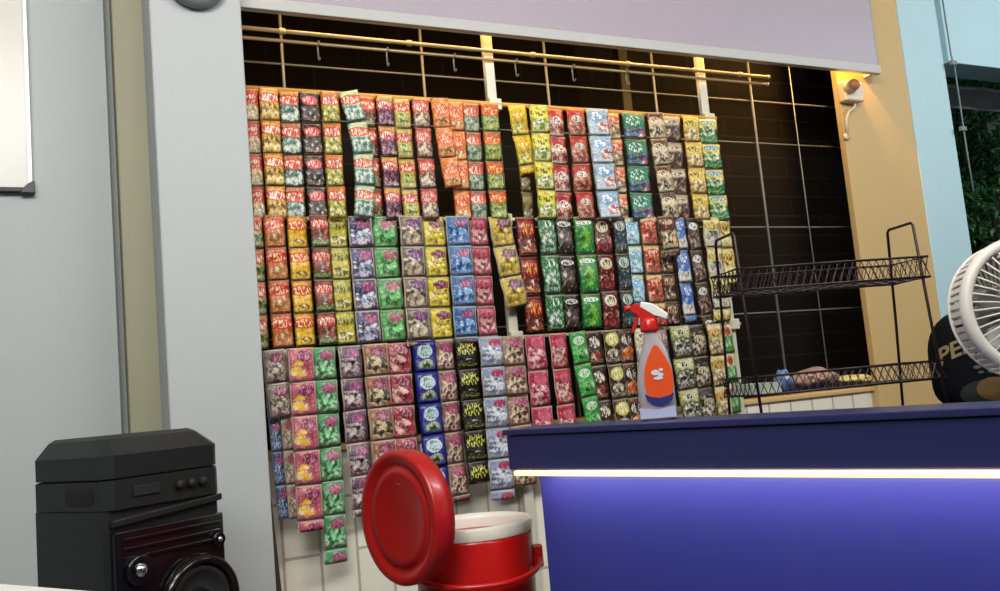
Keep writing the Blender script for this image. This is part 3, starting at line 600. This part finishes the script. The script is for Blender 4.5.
# ------------------------------------------------------------------ spray bottle
WT = 1.064
p = cw(.352, .08)
sb = empty('spray_bottle', (p.x, p.y, 1.1205), 'clear spray bottle with orange label and red and white trigger head', 'spray bottle', rz=math.radians(-38)); sb.scale = (.8, .8, .78)
CLEAR = mat('cloudy clear plastic', '#d2c8cb', .2, var=.03); CLEAR.node_tree.nodes['Principled BSDF'].inputs['Transmission Weight'].default_value = .45
ORANGE = mat('orange label', '#e2521c', .35, var=.06); NAVYL = mat('navy label', '#27306e', .35); LAVL = mat('lilac label', '#b4b6d4', .35)
def flask(name, prof, m, parent, bulge=1.0):
    bm = BM(); rings = []
    for hx, hy, z, cx in prof:
        rg = []
        for k in range(28):
            a = 2 * PI * k / 28; c, s = math.cos(a), math.sin(a)
            rg.append(bm.verts.new((cx + math.copysign(abs(c) ** .75, c) * hx, math.copysign(abs(s) ** .75, s) * hy, z)))
        rings.append(rg)
    for a, b in zip(rings, rings[1:]):
        for k in range(28): bm.faces.new((a[k], a[(k + 1) % 28], b[(k + 1) % 28], b[k]))
    bm.faces.new(rings[0][::-1]); bm.faces.new(rings[-1])
    return obj(name, bm, m, parent, True)
flask('bottle', [(.040, .024, 0, 0), (.045, .028, .006, 0), (.045, .028, .09, 0), (.042, .026, .13, .002), (.034, .023, .165, .004), (.025, .02, .19, .004), (.021, .019, .2, .002), (.0155, .0155, .222, 0), (.0155, .0155, .232, 0)], CLEAR, sb)
# label: upright orange drop over a navy band, on the front of the bottle
def label_patch(name, outline, z0, z1, m, dy):
    bm = BM(); prism(bm, outline, -.0305 - dy, -.0275); return obj(name, bm, m, sb)
lab = label_patch('label', [(.008 + .035 * math.copysign(min(1, 1.0 * abs(math.cos(a)) ** .8), math.cos(a)) * (1 if math.sin(a) < 0 else (1 - .55 * math.sin(a) ** 2)) + .002, .098 + (.088 if math.sin(a) > 0 else .052) * math.sin(a)) for a in (2 * PI * k / 36 for k in range(36))], 0, 0, ORANGE, 0)
label_patch('navy_band', [(-.0265, .068), (-.022, .050), (-.008, .038), (.009, .034), (.026, .038), (.037, .048), (.043, .066), (.032, .060), (.009, .055), (-.016, .060)][::-1][::-1], 0, 0, NAVYL, .001)
bm = BM()
for cx, cz, rx, rz in ((.004, .118, .010, .007), (.016, .112, .007, .005), (.010, .104, .012, .004), (.018, .124, .005, .004)):
    prism(bm, [(cx + rx * math.cos(2 * PI * k / 12), cz + rz * math.sin(2 * PI * k / 12)) for k in range(12)], -.0325, -.030)
obj('emblem', bm, mat('pale emblem', '#cfd6e2', .4), sb)
label_patch('lilac_band', [(-.043, .006), (.043, .006), (.043, .034), (.0, .026), (-.043, .034)], 0, 0, LAVL, -.0005)
REDT = mat('red trigger plastic', '#c41f1a', .3, coat=.2)
bm = BM(); lathe(bm, [(0, .222), (.022, .222), (.023, .228), (.0215, .25), (.017, .256), (0, .257)], 28); obj('collar', bm, REDT, sb, True)
bm = BM(); prism(bm, [(-.020, .25), (.018, .25), (.022, .262), (.018, .288), (-.008, .297), (-.034, .292), (-.042, .292), (-.044, .280), (-.034, .278), (-.022, .268)], -.0125, .0125, .003)
head = obj('trigger_head', bm, REDT, sb)
bm = BM(); prism(bm, [(-.030, .276), (-.022, .270), (-.026, .245), (-.040, .222), (-.046, .226), (-.036, .250)], -.006, .006, .002); obj('trigger', bm, REDT, sb)
bm = BM(); prism(bm, [(-.014, .300), (.016, .291), (.050, .262), (.044, .248), (.016, .262), (-.018, .286)][::-1], -.0145, .0145, .003); obj('head_cover', bm, WHITE, sb)
bm = BM(); lathe(bm, [(.0, 0), (.008, 0), (.009, .012), (.006, .014), (0, .014)], 14, Matrix.Translation((-.042, 0, .286)) @ Matrix.Rotation(-PI / 2, 4, 'Y')); obj('nozzle', bm, REDT, sb, True)

# ------------------------------------------------------------------ two tier wire stand
Lx = Vector((.966, -.26, 0)); Dy = Vector((.26, .966, 0))
bl = atD(729, 405, 2.0)
LEN, DEP = .428, .150
org = Vector((bl.x, bl.y, 0)) - Dy * DEP           # front left
ws = empty('wire_stand', (org.x, org.y, WT), 'two tier dark wire stand with mesh baskets on the blue counter', 'wire rack', rz=math.atan2(-.26, .966))
r0 = .0032
ZT = .43
for ex in (0, LEN):
    for nm, pts in (('end_frame', [(ex, -.005, 0), (ex, .014, .22), (ex, .028, ZT - .006), (ex, .034, ZT), (ex, DEP - .034, ZT), (ex, DEP - .028, ZT - .006), (ex, DEP - .014, .22), (ex, DEP + .005, 0)]),):
        bm = BM(); tube(bm, pts, r0, 8); obj(nm, bm, IRON, ws, True)
for zb, zr in ((.083, .121), (.305, .350)):
    y0, y1 = .006 if zb < .2 else .022, DEP - .006 if zb < .2 else DEP - .022
    e0, e1 = -.012, LEN + .012
    if zb > .2: y0 -= .012; y1 += .012
    bk = None
    bm = BM()
    for z in (zb, zr): tube(bm, [(e0, y0, z), (e1, y0, z), (e1, y1, z), (e0, y1, z)], .0028, 6, closed=True)
    bk = obj('basket_rim', bm, IRON, ws, True)
    for nm, a, b in (('mesh_front', (e0, y0), (e1, y0)), ('mesh_rear', (e0, y1), (e1, y1)), ('mesh_end', (e0, y0), (e0, y1)), ('mesh_end', (e1, y0), (e1, y1))):
        a = Vector((a[0], a[1], 0)); b = Vector((b[0], b[1], 0)); n = max(6, int((b - a).length / .018)); bm = BM()
        for k in range(n):
            for q in (0, 1):
                p0 = a.lerp(b, k / n) + Vector((0, 0, zb if q else zr)); p1 = a.lerp(b, (k + 1) / n) + Vector((0, 0, zr if q else zb))
                pm = (p0 + p1) / 2
                tube(bm, [p0, pm, p1], .0011, 4)
        obj(nm, bm, IRON, bk)
    bm = BM()
    for k in range(1, 12): x = e0 + (e1 - e0) * k / 12; tube(bm, [(x, y0, zb), (x, y1, zb)], .0014, 5)
    for k in range(1, 4): y = y0 + (y1 - y0) * k / 4; tube(bm, [(e0, y, zb), (e1, y, zb)], .0014, 5)
    obj('basket_floor', bm, IRON, bk)
def wsp(x, y, z): return org + Lx * x + Dy * y + Vector((0, 0, WT + z))
def lump(name, loc, sx, sy, sz, m, label, cat, seed, k=.22, rz=0):
    rr = random.Random(seed); bm = BM(); bmesh.ops.create_icosphere(bm, subdivisions=4, radius=1)
    ph = [(Vector((rr.uniform(-4, 4), rr.uniform(-4, 4), rr.uniform(-4, 4))), rr.uniform(0, 6), rr.uniform(.4, 1)) for _ in range(9)]
    for v in bm.verts:
        d = sum(math.sin(a.dot(v.co) * 1.6 + b) * c for a, b, c in ph) / 5
        q = v.co * (1 + k * d); q.z = max(q.z, -.8); v.co = Vector((q.x * sx, q.y * sy, (q.z + .8) * sz))
    o = obj(name, bm, m, smooth=True); o.location = loc; o.rotation_euler = (0, 0, rz); return tag(o, label, cat)
lump('plastic_bag', wsp(.165, .07, .0855), .055, .045, .024, mat('pinkish brown film', '#8a6658', .25, var=.5, scale=40, bump=.5, bscale=50), 'crumpled pinkish brown plastic bag lying in the lower wire basket', 'plastic bag', 3)
lump('blue_packet', wsp(.085, .05, .0855), .018, .018, .026, mat('blue packet film', '#56688f', .3, var=.4, scale=60), 'small crumpled blue packet in the lower wire basket', 'packet', 5)
bm = BM(); 
for lv in ((.026, .045, 0), (.034, .055, .022)): pass
box(bm, -.032, .032, -.05, .05, 0, .004); box(bm, -.032, -.029, -.05, .05, .004, .022); box(bm, .029, .032, -.05, .05, .004, .022); box(bm, -.029, .029, -.05, -.047, .004, .022); box(bm, -.029, .029, .047, .05, .004, .022)
o = obj('plastic_tray', bm, mat('pale tray', '#cdd6c2', .4)); o.location = wsp(.03, .07, .0855); o.rotation_euler = (0, 0, math.radians(-15)); tag(o, 'pale green-white shallow tray at the left end of the lower wire basket', 'tray')
lump('yellow_packet', wsp(.27, .085, .0855), .05, .03, .012, mat('yellow packet film', '#b8a45a', .35, var=.3, scale=50), 'flat dull yellow packet lying right of the brown bag in the wire basket', 'packet', 9)

# ------------------------------------------------------------------ desk fan
fc = atD(1028, 307, 1.58)
fx = Vector((-.40, -.91, .07)).normalized()
fan = empty('desk_fan', (fc.x, fc.y, WT), 'ivory desk fan with slotted cage at the edge of the frame', 'fan')
zc = fc.z - WT
fr = fx.to_track_quat('Z', 'Y').to_matrix().to_4x4()
FM = Matrix.Translation((0, 0, zc)) @ fr
RF_ = .125
# outer ring, front
bm = BM(); lathe(bm, [(RF_ - .002, .0), (RF_ + .001, .008), (RF_ - .001, .017), (RF_ - .007, .022), (RF_ - .015, .021), (RF_ - .018, .016), (RF_ - .015, .012), (RF_ - .009, .012), (RF_ - .006, .0), (RF_ - .002, 0)], 72, FM, False)
obj('front_ring', bm, FANW, fan, True)
bm = BM()
for k in range(44):
    a = 2 * PI * k / 44; c, s = math.cos(a), math.sin(a)
    tube(bm, [FM @ Vector((c * .060, s * .060, .027)), FM @ Vector((c * .080, s * .080, .026)), FM @ Vector((c * (RF_ - .015), s * (RF_ - .015), .017))], .0017, 5)
for k in range(30):
    a = 2 * PI * k / 30; c, s = math.cos(a), math.sin(a)
    tube(bm, [FM @ Vector((c * .024, s * .024, .028)), FM @ Vector((c * .059, s * .059, .027))], .0018, 5)
for rr_ in (.06,): tube(bm, [FM @ Vector((math.cos(2 * PI * k / 48) * rr_, math.sin(2 * PI * k / 48) * rr_, .027)) for k in range(48)], .0028, 6, closed=True)
obj('front_grille', bm, FANW, fan, True)
bm = BM(); lathe(bm, [(.026, .022), (.026, .03), (.022, .033), (0, .034)], 32, FM, False); obj('badge', bm, FANW, fan, True)
# side drum with slots
bm = BM(); nrib = 54
for k in range(nrib):
    a = 2 * PI * k / nrib; w = 2 * PI / nrib * .31
    for (ra, za), (rb, zb_) in (((RF_ - .003, .0), (RF_ - .005, -.036)), ((RF_ - .005, -.041), (RF_ - .022, -.06)), ((RF_ - .022, -.063), (.05, -.076))):
        q = []
        for r_, z_ in ((ra, za), (rb, zb_)):
            for sgn in (-1, 1):
                for t_ in (0, .003):
                    q.append(bm.verts.new(FM @ Vector((math.cos(a + sgn * w) * (r_ - t_), math.sin(a + sgn * w) * (r_ - t_), z_))))
        for f in ((0, 2, 6, 4), (1, 5, 7, 3), (0, 4, 5, 1), (2, 3, 7, 6), (0, 1, 3, 2), (4, 6, 7, 5)): bm.faces.new([q[i] for i in f])
for r_, z_ in ((RF_ - .005, -.0385), (RF_ - .021, -.0615), (.05, -.076)):
    tube(bm, [FM @ Vector((math.cos(2 * PI * k / 64) * r_, math.sin(2 * PI * k / 64) * r_, z_)) for k in range(64)], .003, 6, closed=True)
obj('rear_cage', bm, FANW, fan)
bm = BM(); lathe(bm, [(.0, -.13), (.035, -.125), (.048, -.105), (.05, -.076), (.0, -.076)], 32, FM, False); obj('motor_housing', bm, FANW, fan, True)
bm = BM(); lathe(bm, [(0, -.076), (.02, -.076), (.02, .0), (.014, .012), (0, .014)], 24, FM, False); obj('hub', bm, FANW, fan, True)
for b_ in range(5):
    bm = BM(); g_ = []
    for i in range(7):
        r_ = .018 + .075 * i / 6
        row = []
        for j in range(6):
            t_ = (j / 5 - .5); ang = 2 * PI * b_ / 5 + t_ * (.5 + .5 * math.sin(PI * min(1, i / 6 + .15))) + .25 * i / 6
            row.append(bm.verts.new(FM @ Vector((math.cos(ang) * r_, math.sin(ang) * r_, -.03 + t_ * .03))))
        g_.append(row)
    for i in range(6):
        for j in range(5): bm.faces.new((g_[i][j], g_[i + 1][j], g_[i + 1][j + 1], g_[i][j + 1]))
    o = obj('blade', bm, mat('smoked blade', '#6c6864', .3) if b_ == 0 else bpy.data.materials['smoked blade'], fan, True)
    sm = o.modifiers.new('thick', 'SOLIDIFY'); sm.thickness = .002
bm = BM(); tube(bm, [FM @ Vector((0, 0, -.09)), FM @ Vector((0, 0, -.09)) - Vector((0, 0, .05)), Vector((0, .02, .05)), Vector((0, .01, .012))], [.02, .02, .018, .024], 16); obj('neck', bm, FANW, fan, True)
bm = BM(); lathe(bm, [(0, 0), (.085, 0), (.088, .006), (.08, .018), (.05, .03), (.025, .036), (0, .037)], 40, None, False); obj('base', bm, FANW, fan, True)
bm = BM(); tube(bm, [(-.03, -.055, .02), (0, -.06, .033), (.03, -.055, .02)], .006, 8); obj('ochre_bar', bm, mat('ochre plastic', '#c9a64a', .4), fan, True)  # short ochre bar arched over the front of the base

# ------------------------------------------------------------------ black printed bag behind the fan
bp = atD(1003, 365, 2.02)
vd = math.atan2(bp.y, bp.x) - PI / 2
bg = empty('black_bag', (bp.x, bp.y, WT + .001), 'black rounded cloth bag printed with tan letters PER, half behind the ivory fan', 'bag', rz=vd)
BH, BW_ = .236, .150
CLOTH = mat('black cloth', '#0e0f11', .9, var=.2, scale=30, bump=.15, bscale=200, spec=.12)
def bag_front(x, z):
    e = min(1, (abs(x) / BW_) ** 3.0 + max(0, (z - .04) / (BH - .04)) ** 4 * .9)
    return -.055 * math.sqrt(max(0, 1 - e)) - .006
bm = BM(); nu, nv = 40, 14; prev = None; ringv = []
outline = []
for k in range(nu):
    a = 2 * PI * k / nu; c, s = math.cos(a), math.sin(a)
    x = BW_ * math.copysign(abs(c) ** .62, c)
    z = BH * .5 + BH * .5 * math.copysign(abs(s) ** (.85 if s > 0 else .35), s)
    outline.append((x, z))
def ring(scale, y):
    return [bm.verts.new(((x) * scale, y, BH * .46 + (z - BH * .46) * scale)) for x, z in outline]
levels = [(1, .0), (.985, -.02), (.94, -.036), (.85, -.048), (.68, -.056), (.4, -.061), (.15, -.063)]
rf = [ring(s, y) for s, y in levels]; rb = [ring(s, -y * .75) for s, y in levels[1:]]
def stitch(A, B, flip):
    for k in range(nu):
        q = (A[k], A[(k + 1) % nu], B[(k + 1) % nu], B[k]); bm.faces.new(q[::-1] if flip else q)
for A, B in zip(rf, rf[1:]): stitch(A, B, False)
for A, B in zip([rf[0]] + rb, rb): stitch(A, B, True)
bm.faces.new(rf[-1]); bm.faces.new(rb[-1][::-1])
bmesh.ops.recalc_face_normals(bm, faces=bm.faces[:])
from mathutils.bvhtree import BVHTree
bvh = BVHTree.FromBMesh(bm)
obj('bag_body', bm, CLOTH, bg, True)
def onbag(x, z, lift=.0012):
    hit = bvh.ray_cast(Vector((x, -.3, z)), Vector((0, 1, 0)))
    return Vector((x, (hit[0].y if hit[0] else -.02) - lift, z))
def text_on_bag(txt, size, cx, cz, m, arc=0.0, name='letters'):
    cu = bpy.data.curves.new('t', 'FONT'); cu.body = txt; cu.size = size; cu.align_x = 'CENTER'; cu.offset = size * .025
    to = bpy.data.objects.new('t', cu); COL.objects.link(to)
    dg = bpy.context.evaluated_depsgraph_get(); me = bpy.data.meshes.new_from_object(to.evaluated_get(dg))
    bpy.data.objects.remove(to); bpy.data.curves.remove(cu)
    bm = BM(); bm.from_mesh(me); bpy.data.meshes.remove(me)
    bmesh.ops.subdivide_edges(bm, edges=[e for e in bm.edges if e.calc_length() > .008], cuts=2)
    for v in bm.verts:
        x, z = v.co.x, v.co.y
        v.co = onbag(cx + x, cz + z - arc * (cx + x) ** 2)
    bmesh.ops.recalc_face_normals(bm, faces=bm.faces[:])
    return obj(name, bm, m, bg)
TAN = mat('tan print', '#85734f', .7)
text_on_bag('PER', .050, -.086, .140, TAN, 2.0)
def patch(name, pts, m, lift=.0012):
    bm = BM(); c = sum((Vector((a, 0, b)) for a, b in pts), Vector()) / len(pts)
    cv = bm.verts.new(onbag(c.x, c.z, lift)); rings = []
    for f in (.33, .66, 1): rings.append([bm.verts.new(onbag(c.x + (a - c.x) * f, c.z + (b - c.z) * f, lift)) for a, b in pts])
    n = len(pts)
    for k in range(n): bm.faces.new((cv, rings[0][k], rings[0][(k + 1) % n]))
    for A, B in zip(rings, rings[1:]):
        for k in range(n): bm.faces.new((A[k], B[k], B[(k + 1) % n], A[(k + 1) % n]))
    return obj(name, bm, m, bg)
patch('emblem', [(-.03 + .062 * math.cos(2 * PI * k / 24), .038 + .033 * math.sin(2 * PI * k / 24)) for k in range(24)], mat('green print', '#17281e', .7))
patch('emblem_crest', [(-.022 + .036 * math.cos(2 * PI * k / 20), .048 + .026 * math.sin(2 * PI * k / 20)) for k in range(20)], mat('ochre print', '#6b5126', .7), .002)
for dx, dz, r_ in ((-.05, .098, .007), (-.034, .100, .006), (-.018, .098, .007), (-.044, .086, .005), (-.024, .086, .006)):
    patch('print_mark', [(dx + r_ * 1.2 * math.cos(2 * PI * k / 8), dz + r_ * .6 * math.sin(2 * PI * k / 8)) for k in range(8)], mat('grey print', '#4c4f4d', .7) if dx == -.05 else bpy.data.materials['grey print'], .002)
bm = BM(); tube(bm, [(-.04, .0, BH - .008), (-.03, .0, BH + .018), (.03, .0, BH + .018), (.04, .0, BH - .008)], .006, 8); obj('carry_loop', bm, CLOTH, bg, True)

# ------------------------------------------------------------------ red cooler on a stool, lid propped on its side
cp = atD(472, 525, 2.16)
CR = .143; CB = .58; CT = 1.2 - (525 - 396) / 900 * 2.16 + .01
ck = empty('drink_cooler', (cp.x, cp.y, CB), 'red round drink cooler with white collar and its red lid hung open', 'cooler')
hC = CT - CB
bm = BM(); lathe(bm, [(0, 0), (CR * .9, 0), (CR * .93, .01), (CR * .98, hC * .5), (CR * .995, hC - .034), (CR * .985, hC - .024), (CR * .5, hC - .05), (0, hC - .05)], 56, None, False); obj('cooler_body', bm, RED, ck, True)
bm = BM(); lathe(bm, [(CR * 1.0, hC - .026), (CR * 1.01, hC - .022), (CR * 1.005, hC - .002), (CR * .985, hC + .003), (CR * .9, hC + .002), (CR * .87, hC - .01), (CR * .86, hC - .05)], 56, None, False); obj('collar', bm, mat('white cooler collar', '#dcd8cc', .35, var=.02), ck, True)
bm = BM(); lathe(bm, [(CR * .86, hC - .05), (CR * .85, hC - .045), (.03, hC - .045), (0, hC - .045)], 40, None, False); obj('liner', bm, WHITE, ck, True)
va = math.atan2(cp.y, cp.x)            # view azimuth at the cooler
# carrying strap looped round the front, with lugs at both sides
sd = Vector((math.sin(va), -math.cos(va), 0)); fd = Vector((-math.cos(va), -math.sin(va), 0))
pts = []
for k in range(25):
    t_ = k / 24; a = PI * t_
    x = -math.cos(a) * (CR + .012); y = math.sin(a) * (CR + .02)
    z = hC - .085 - .03 * math.sin(a) ** .6 - .010 * t_
    pts.append(sd * x + fd * y + Vector((0, 0, z)))
bm = BM(); tube(bm, pts, .0065, 8); obj('carry_strap', bm, RED, ck, True)
for sx in (-1, 1):
    q = sd * (sx * (CR + .006)) + Vector((0, 0, hC - .09))
    bm = BM(); box(bm, -.014, .014, -.012, .012, -.03, .022, .004)
    for v in bm.verts: v.co = Matrix.Rotation(va - PI / 2, 4, 'Z') @ v.co + q
    obj('lug', bm, RED, ck)
# lid
lp = atD(402, 517, 2.02) - Vector((cp.x, cp.y, CB))
vr = Vector((lp.x + cp.x, lp.y + cp.y, 0)).normalized()
sr = Vector((vr.y, -vr.x, 0))
ln = (-vr * .56 - sr * .83 + Vector((0, 0, .02))).normalized()
LR = .149
LM = Matrix.Translation(lp) @ ln.to_track_quat('Z', 'Y').to_matrix().to_4x4()
bm = BM(); lathe(bm, [(0, .008), (LR * .62, .008), (LR * .70, .012), (LR * .72, .006), (LR * .80, .004), (LR * .86, .014), (LR * .97, .016), (LR, .010), (LR * 1.005, -.02), (LR * .99, -.036), (LR * .95, -.038), (LR * .93, -.018), (LR * .6, -.012), (0, -.012)], 64, LM, False); lid = obj('lid', bm, REDD, ck, True)
bm = BM(); q0 = LM @ Vector((0, 0, -.03)); q1 = sd * (-CR) + Vector((0, 0, hC - .07))
tube(bm, [q0, (q0 + q1) / 2 - Vector((0, 0, .01)), q1], .008, 8); obj('lid_tether', bm, RED, ck, True)
st = empty('plastic_stool', (cp.x, cp.y, 0), 'red stool under the drink cooler, below the edge of the frame', 'stool')
bm = BM(); lathe(bm, [(0, CB - .03), (.155, CB - .03), (.16, CB - .02), (.155, CB - .004), (.14, CB - .001), (0, CB - .001)], 40, None, False); obj('seat', bm, RED, st, True)
for k in range(4):
    a = PI / 4 + k * PI / 2
    bm = BM(); tube(bm, [(math.cos(a) * .11, math.sin(a) * .11, CB - .03), (math.cos(a) * .16, math.sin(a) * .16, 0)], [.02, .016], 10); obj('leg', bm, RED, st, True)

# ------------------------------------------------------------------ outdoor fitting with knob and cable on the cream wall
jb = empty('wall_socket', (3.425, 3.02, 2.475), 'cream wall box with round knob and dangling cable under the fascia corner', 'wall box')
PLB = mat('cream plastic', '#d6c6a8', .4)
bm = BM(); box(bm, -.055, .065, -.05, 0, -.048, .05, .008, 3); obj('box', bm, PLB, jb)
bm = BM(); lathe(bm, [(0, 0), (.03, 0), (.032, .01), (.027, .05), (.018, .06), (0, .062)], 28, Matrix.Translation((-.03, -.05, .012)) @ Matrix.Rotation(PI / 2, 4, 'X') @ Matrix.Rotation(-.35, 4, 'Y'), False); kb = obj('knob', bm, PLB, jb, True)
bm = BM(); lathe(bm, [(.0275, .05), (.019, .0605), (.0, .0635)], 28, Matrix.Translation((-.03, -.051, .012)) @ Matrix.Rotation(PI / 2, 4, 'X') @ Matrix.Rotation(-.35, 4, 'Y'), False); obj('knob_face', bm, mat('orange brown face', '#b0683c', .4), kb, True)
bm = BM(); tube(bm, [(.03, -.02, -.046), (.02, -.022, -.07), (-.02, -.02, -.095), (-.038, -.016, -.13), (-.043, -.012, -.21)], .007, 8); obj('cable', bm, PLB, jb, True)
bm = BM(); lathe(bm, [(0, 0), (.016, 0), (.016, .014), (0, .016)], 18, Matrix.Translation((-.043, -.0, -.215)) @ Matrix.Rotation(PI / 2, 4, 'X'), False); obj('cable_clip', bm, PLB, jb, True)

# conduit and bracket beside the blue pillar
cn = empty('wall_mounted_pipe', (4.172, 2.985, 2.0), 'thin grey pipe with clips running down the edge of the light blue pillar', 'pipe')
bm = BM(); tube(bm, [(0, 0, 1.2), (.004, 0, .72), (.018, 0, .66), (.016, 0, .2), (.022, 0, .0)], .004, 8); obj('pipe', bm, mat('blue grey pipe', '#6f7f83', .5), cn, True)
for z in (.68, .33):
    bm = BM(); box(bm, -.012, .03, -.010, .008, z - .012, z + .012, .003); obj('clip', bm, STEEL, cn)

# ------------------------------------------------------------------ outside at the right: awning and trees
aw = empty('canopy_awning', (5.1, 3.6, 2.60), 'dark grey awning edge below the light blue lintel at the right', 'awning')
AWM = mat('dark awning sheet', '#565c5e', .6, var=.15)
bm = BM(); vs = []
for x in range(0, 25):
    xx = -.75 + 1.9 * x / 24
    zz_ = .004 * math.sin(x * 1.4)
    vs.append([bm.verts.new((xx, -.34, .09 + zz_)), bm.verts.new((xx, -.2, .03 + zz_)), bm.verts.new((xx, -.2, .01 + zz_)), bm.verts.new((xx, -.34, .07 + zz_))])
for a, b in zip(vs, vs[1:]):
    for k in range(4): bm.faces.new((a[k], b[k], b[(k + 1) % 4], a[(k + 1) % 4]))
bm.faces.new(vs[0]); bm.faces.new(vs[-1][::-1]); bmesh.ops.recalc_face_normals(bm, faces=bm.faces[:])
obj('sheet', bm, AWM, aw)
bm = BM(); tube(bm, [(-.75, -.20, .018), (1.15, -.20, .018)], .012, 8); obj('edge_tube', bm, AWM, aw, True)
bm = BM(); box(bm, 4.5, 9.5, 6.6, 6.8, 0, 4.5); struct('wall_outside', bm, mat('dark yard wall', '#141815', .9))
bm = BM(); box(bm, 4.16, 9.5, 3.1, 6.8, -.1, -.0); struct('ground', bm, mat('dark earth', '#1d1b17', .9))
LEAF = [mat('leaf dark', '#3a7a44', .5, var=.3, scale=4), mat('leaf bright', '#86cc78', .5, var=.3, scale=4), mat('leaf grey', '#6a8f78', .5, var=.3, scale=4)]
BARK = mat('bark', '#3a3026', .8, var=.3, scale=20)
def tree(x, y, h, rad, seed, label, n, mi):
    rr = random.Random(seed)
    t = empty('leafy_tree', (x, y, 0), label, 'tree', 'trees beyond the blue pillar')
    bm = BM(); tube(bm, [(0, 0, 0), (0, 0, h * .4), (0, 0, h * .7), (0, 0, h)], [.06, .05, .035, .01], 8)
    brs = []
    for k in range(16):
        z = h * rr.uniform(.35, .95); a = rr.uniform(0, 2 * PI); l = rad * rr.uniform(.6, 1)
        e = Vector((math.cos(a) * l, math.sin(a) * l, z + l * rr.uniform(-.1, .5)))
        m_ = Vector((math.cos(a) * l * .5, math.sin(a) * l * .5, z + l * .2)); brs.append((Vector((0, 0, z)), m_, e))
        tube(bm, [(0, 0, z), m_, e], [.018, .012, .004], 5)
    obj('trunk', bm, BARK, t, True)
    bm = BM()
    for k in range(n):
        b = rr.choice(brs); s = rr.uniform(.2, 1.0)
        c = b[0].lerp(b[1], s * 2) if s < .5 else b[1].lerp(b[2], s * 2 - 1)
        c = c + Vector((rr.gauss(0, .09), rr.gauss(0, .09), rr.gauss(0, .09)))
        d = Vector((rr.uniform(-1, 1), rr.uniform(-1, 1), rr.uniform(-1, .3))).normalized(); sx_, up_ = frame_of(d)
        L_ = rr.uniform(.06, .13); W_ = L_ * .24
        q = [c, c + d * L_ * .35 + sx_ * W_ + up_ * .008, c + d * L_, c + d * L_ * .35 - sx_ * W_ + up_ * .008, c + d * L_ * .4]
        v_ = [bm.verts.new(x_) for x_ in q]
        for f in ((0, 1, 4), (1, 2, 4), (2, 3, 4), (3, 0, 4)):
            ff = bm.faces.new([v_[i] for i in f]); ff.material_index = rr.choices((0, 1, 2), mi)[0]
    obj('foliage', bm, LEAF, t)
tree(6.62, 4.55, 3.7, .42, 2, 'dense dark leafy tree right beside the light blue pillar', 2400, (6, 2, 1))
tree(7.75, 5.55, 4.1, .75, 4, 'brighter leafy tree behind the dark one at the right edge', 3600, (3, 4, 1))

# ------------------------------------------------------------------ lights
def area(name, loc, target, sx, sy, power, col):
    l = bpy.data.lights.new(name, 'AREA'); l.shape = 'RECTANGLE'; l.size = sx; l.size_y = sy; l.energy = power; l.color = col
    o = bpy.data.objects.new(name, l); COL.objects.link(o); o.location = loc
    o.rotation_euler = (Vector(target) - Vector(loc)).to_track_quat('-Z', 'Y').to_euler(); return o
area('ambient_fill', (.2, .3, 3.2), (1.2, 2.6, 1.2), 1.6, .5, 46, (1, .97, .92))  # unseen area lights, added for the soft ambient from the camera side
area('ambient_fill', (2.4, .3, 3.2), (2.0, 2.9, 1.6), 1.6, .5, 60, (1, .97, .94))
area('ambient_fill', (-.9, -.4, 3.2), (-.1, 2.9, 1.5), 1.6, .8, 85, (.97, .99, 1))  # added to brighten the left wall and beige trim
area('yard_fill', (5.6, .8, 3.2), (5.6, 4.5, 2.4), 1.0, 1.0, 48, (.88, .96, 1))  # unseen cool light, added to brighten the blue pillar and lintel
pl_, ptg = cw(.8, -.004, 1.019), cw(.8, .06, .93)
ls = area('strip_lamp', pl_, ptg, 1.5, .008, 1.9, (1, .88, .74))
zax = (pl_ - ptg).normalized(); xax = (cw(1, 0, 0) - cw(0, 0, 0)).normalized(); yax = zax.cross(xax).normalized()
ls.rotation_euler = Matrix(((xax.x, yax.x, zax.x), (xax.y, yax.y, zax.y), (xax.z, yax.z, zax.z))).to_euler()
# warm tubes hidden up behind the fascia
wt = empty('tube_lamp', (1.9, 2.982, 2.70), 'warm light tube hidden up behind the lavender fascia', 'lamp')
bm = BM(); tube(bm, [(-1.3, 0, 0), (1.4, 0, 0)], .01, 10); obj('tube', bm, LEDW, wt, True)
bm = BM(); box(bm, -1.32, 1.42, -.02, .0, .012, .03, .003); obj('holder', bm, WHITE, wt)
area('warm_strip', (1.95, 2.982, 2.685), (1.95, 2.984, 1.0), 2.6, .02, 10, (1, .62, .2))
p = bpy.data.lights.new('warm_bulb', 'POINT'); p.energy = 30; p.color = (1, .55, .14); p.shadow_soft_size = .012
o = bpy.data.objects.new('warm_bulb', p); COL.objects.link(o); o.location = (3.36, 2.982, 2.80)

w = bpy.data.worlds.new('World'); bpy.context.scene.world = w; w.use_nodes = True
w.node_tree.nodes['Background'].inputs[0].default_value = (.55, .65, .75, 1); w.node_tree.nodes['Background'].inputs[1].default_value = .06

# ------------------------------------------------------------------ camera and view
cd = bpy.data.cameras.new('Camera'); cam = bpy.data.objects.new('Camera', cd); COL.objects.link(cam)
cam.matrix_world = Matrix.Translation(CAM) @ M.transposed().to_4x4()
cd.sensor_width = 36; cd.sensor_fit = 'HORIZONTAL'; cd.lens = 36 * F / 1000; cd.clip_start = .02
sc = bpy.context.scene; sc.camera = cam
sc.view_settings.view_transform = 'Standard'; sc.view_settings.look = 'None'; sc.view_settings.gamma = 1; sc.view_settings.exposure = 0
sc.view_settings.use_curve_mapping = False
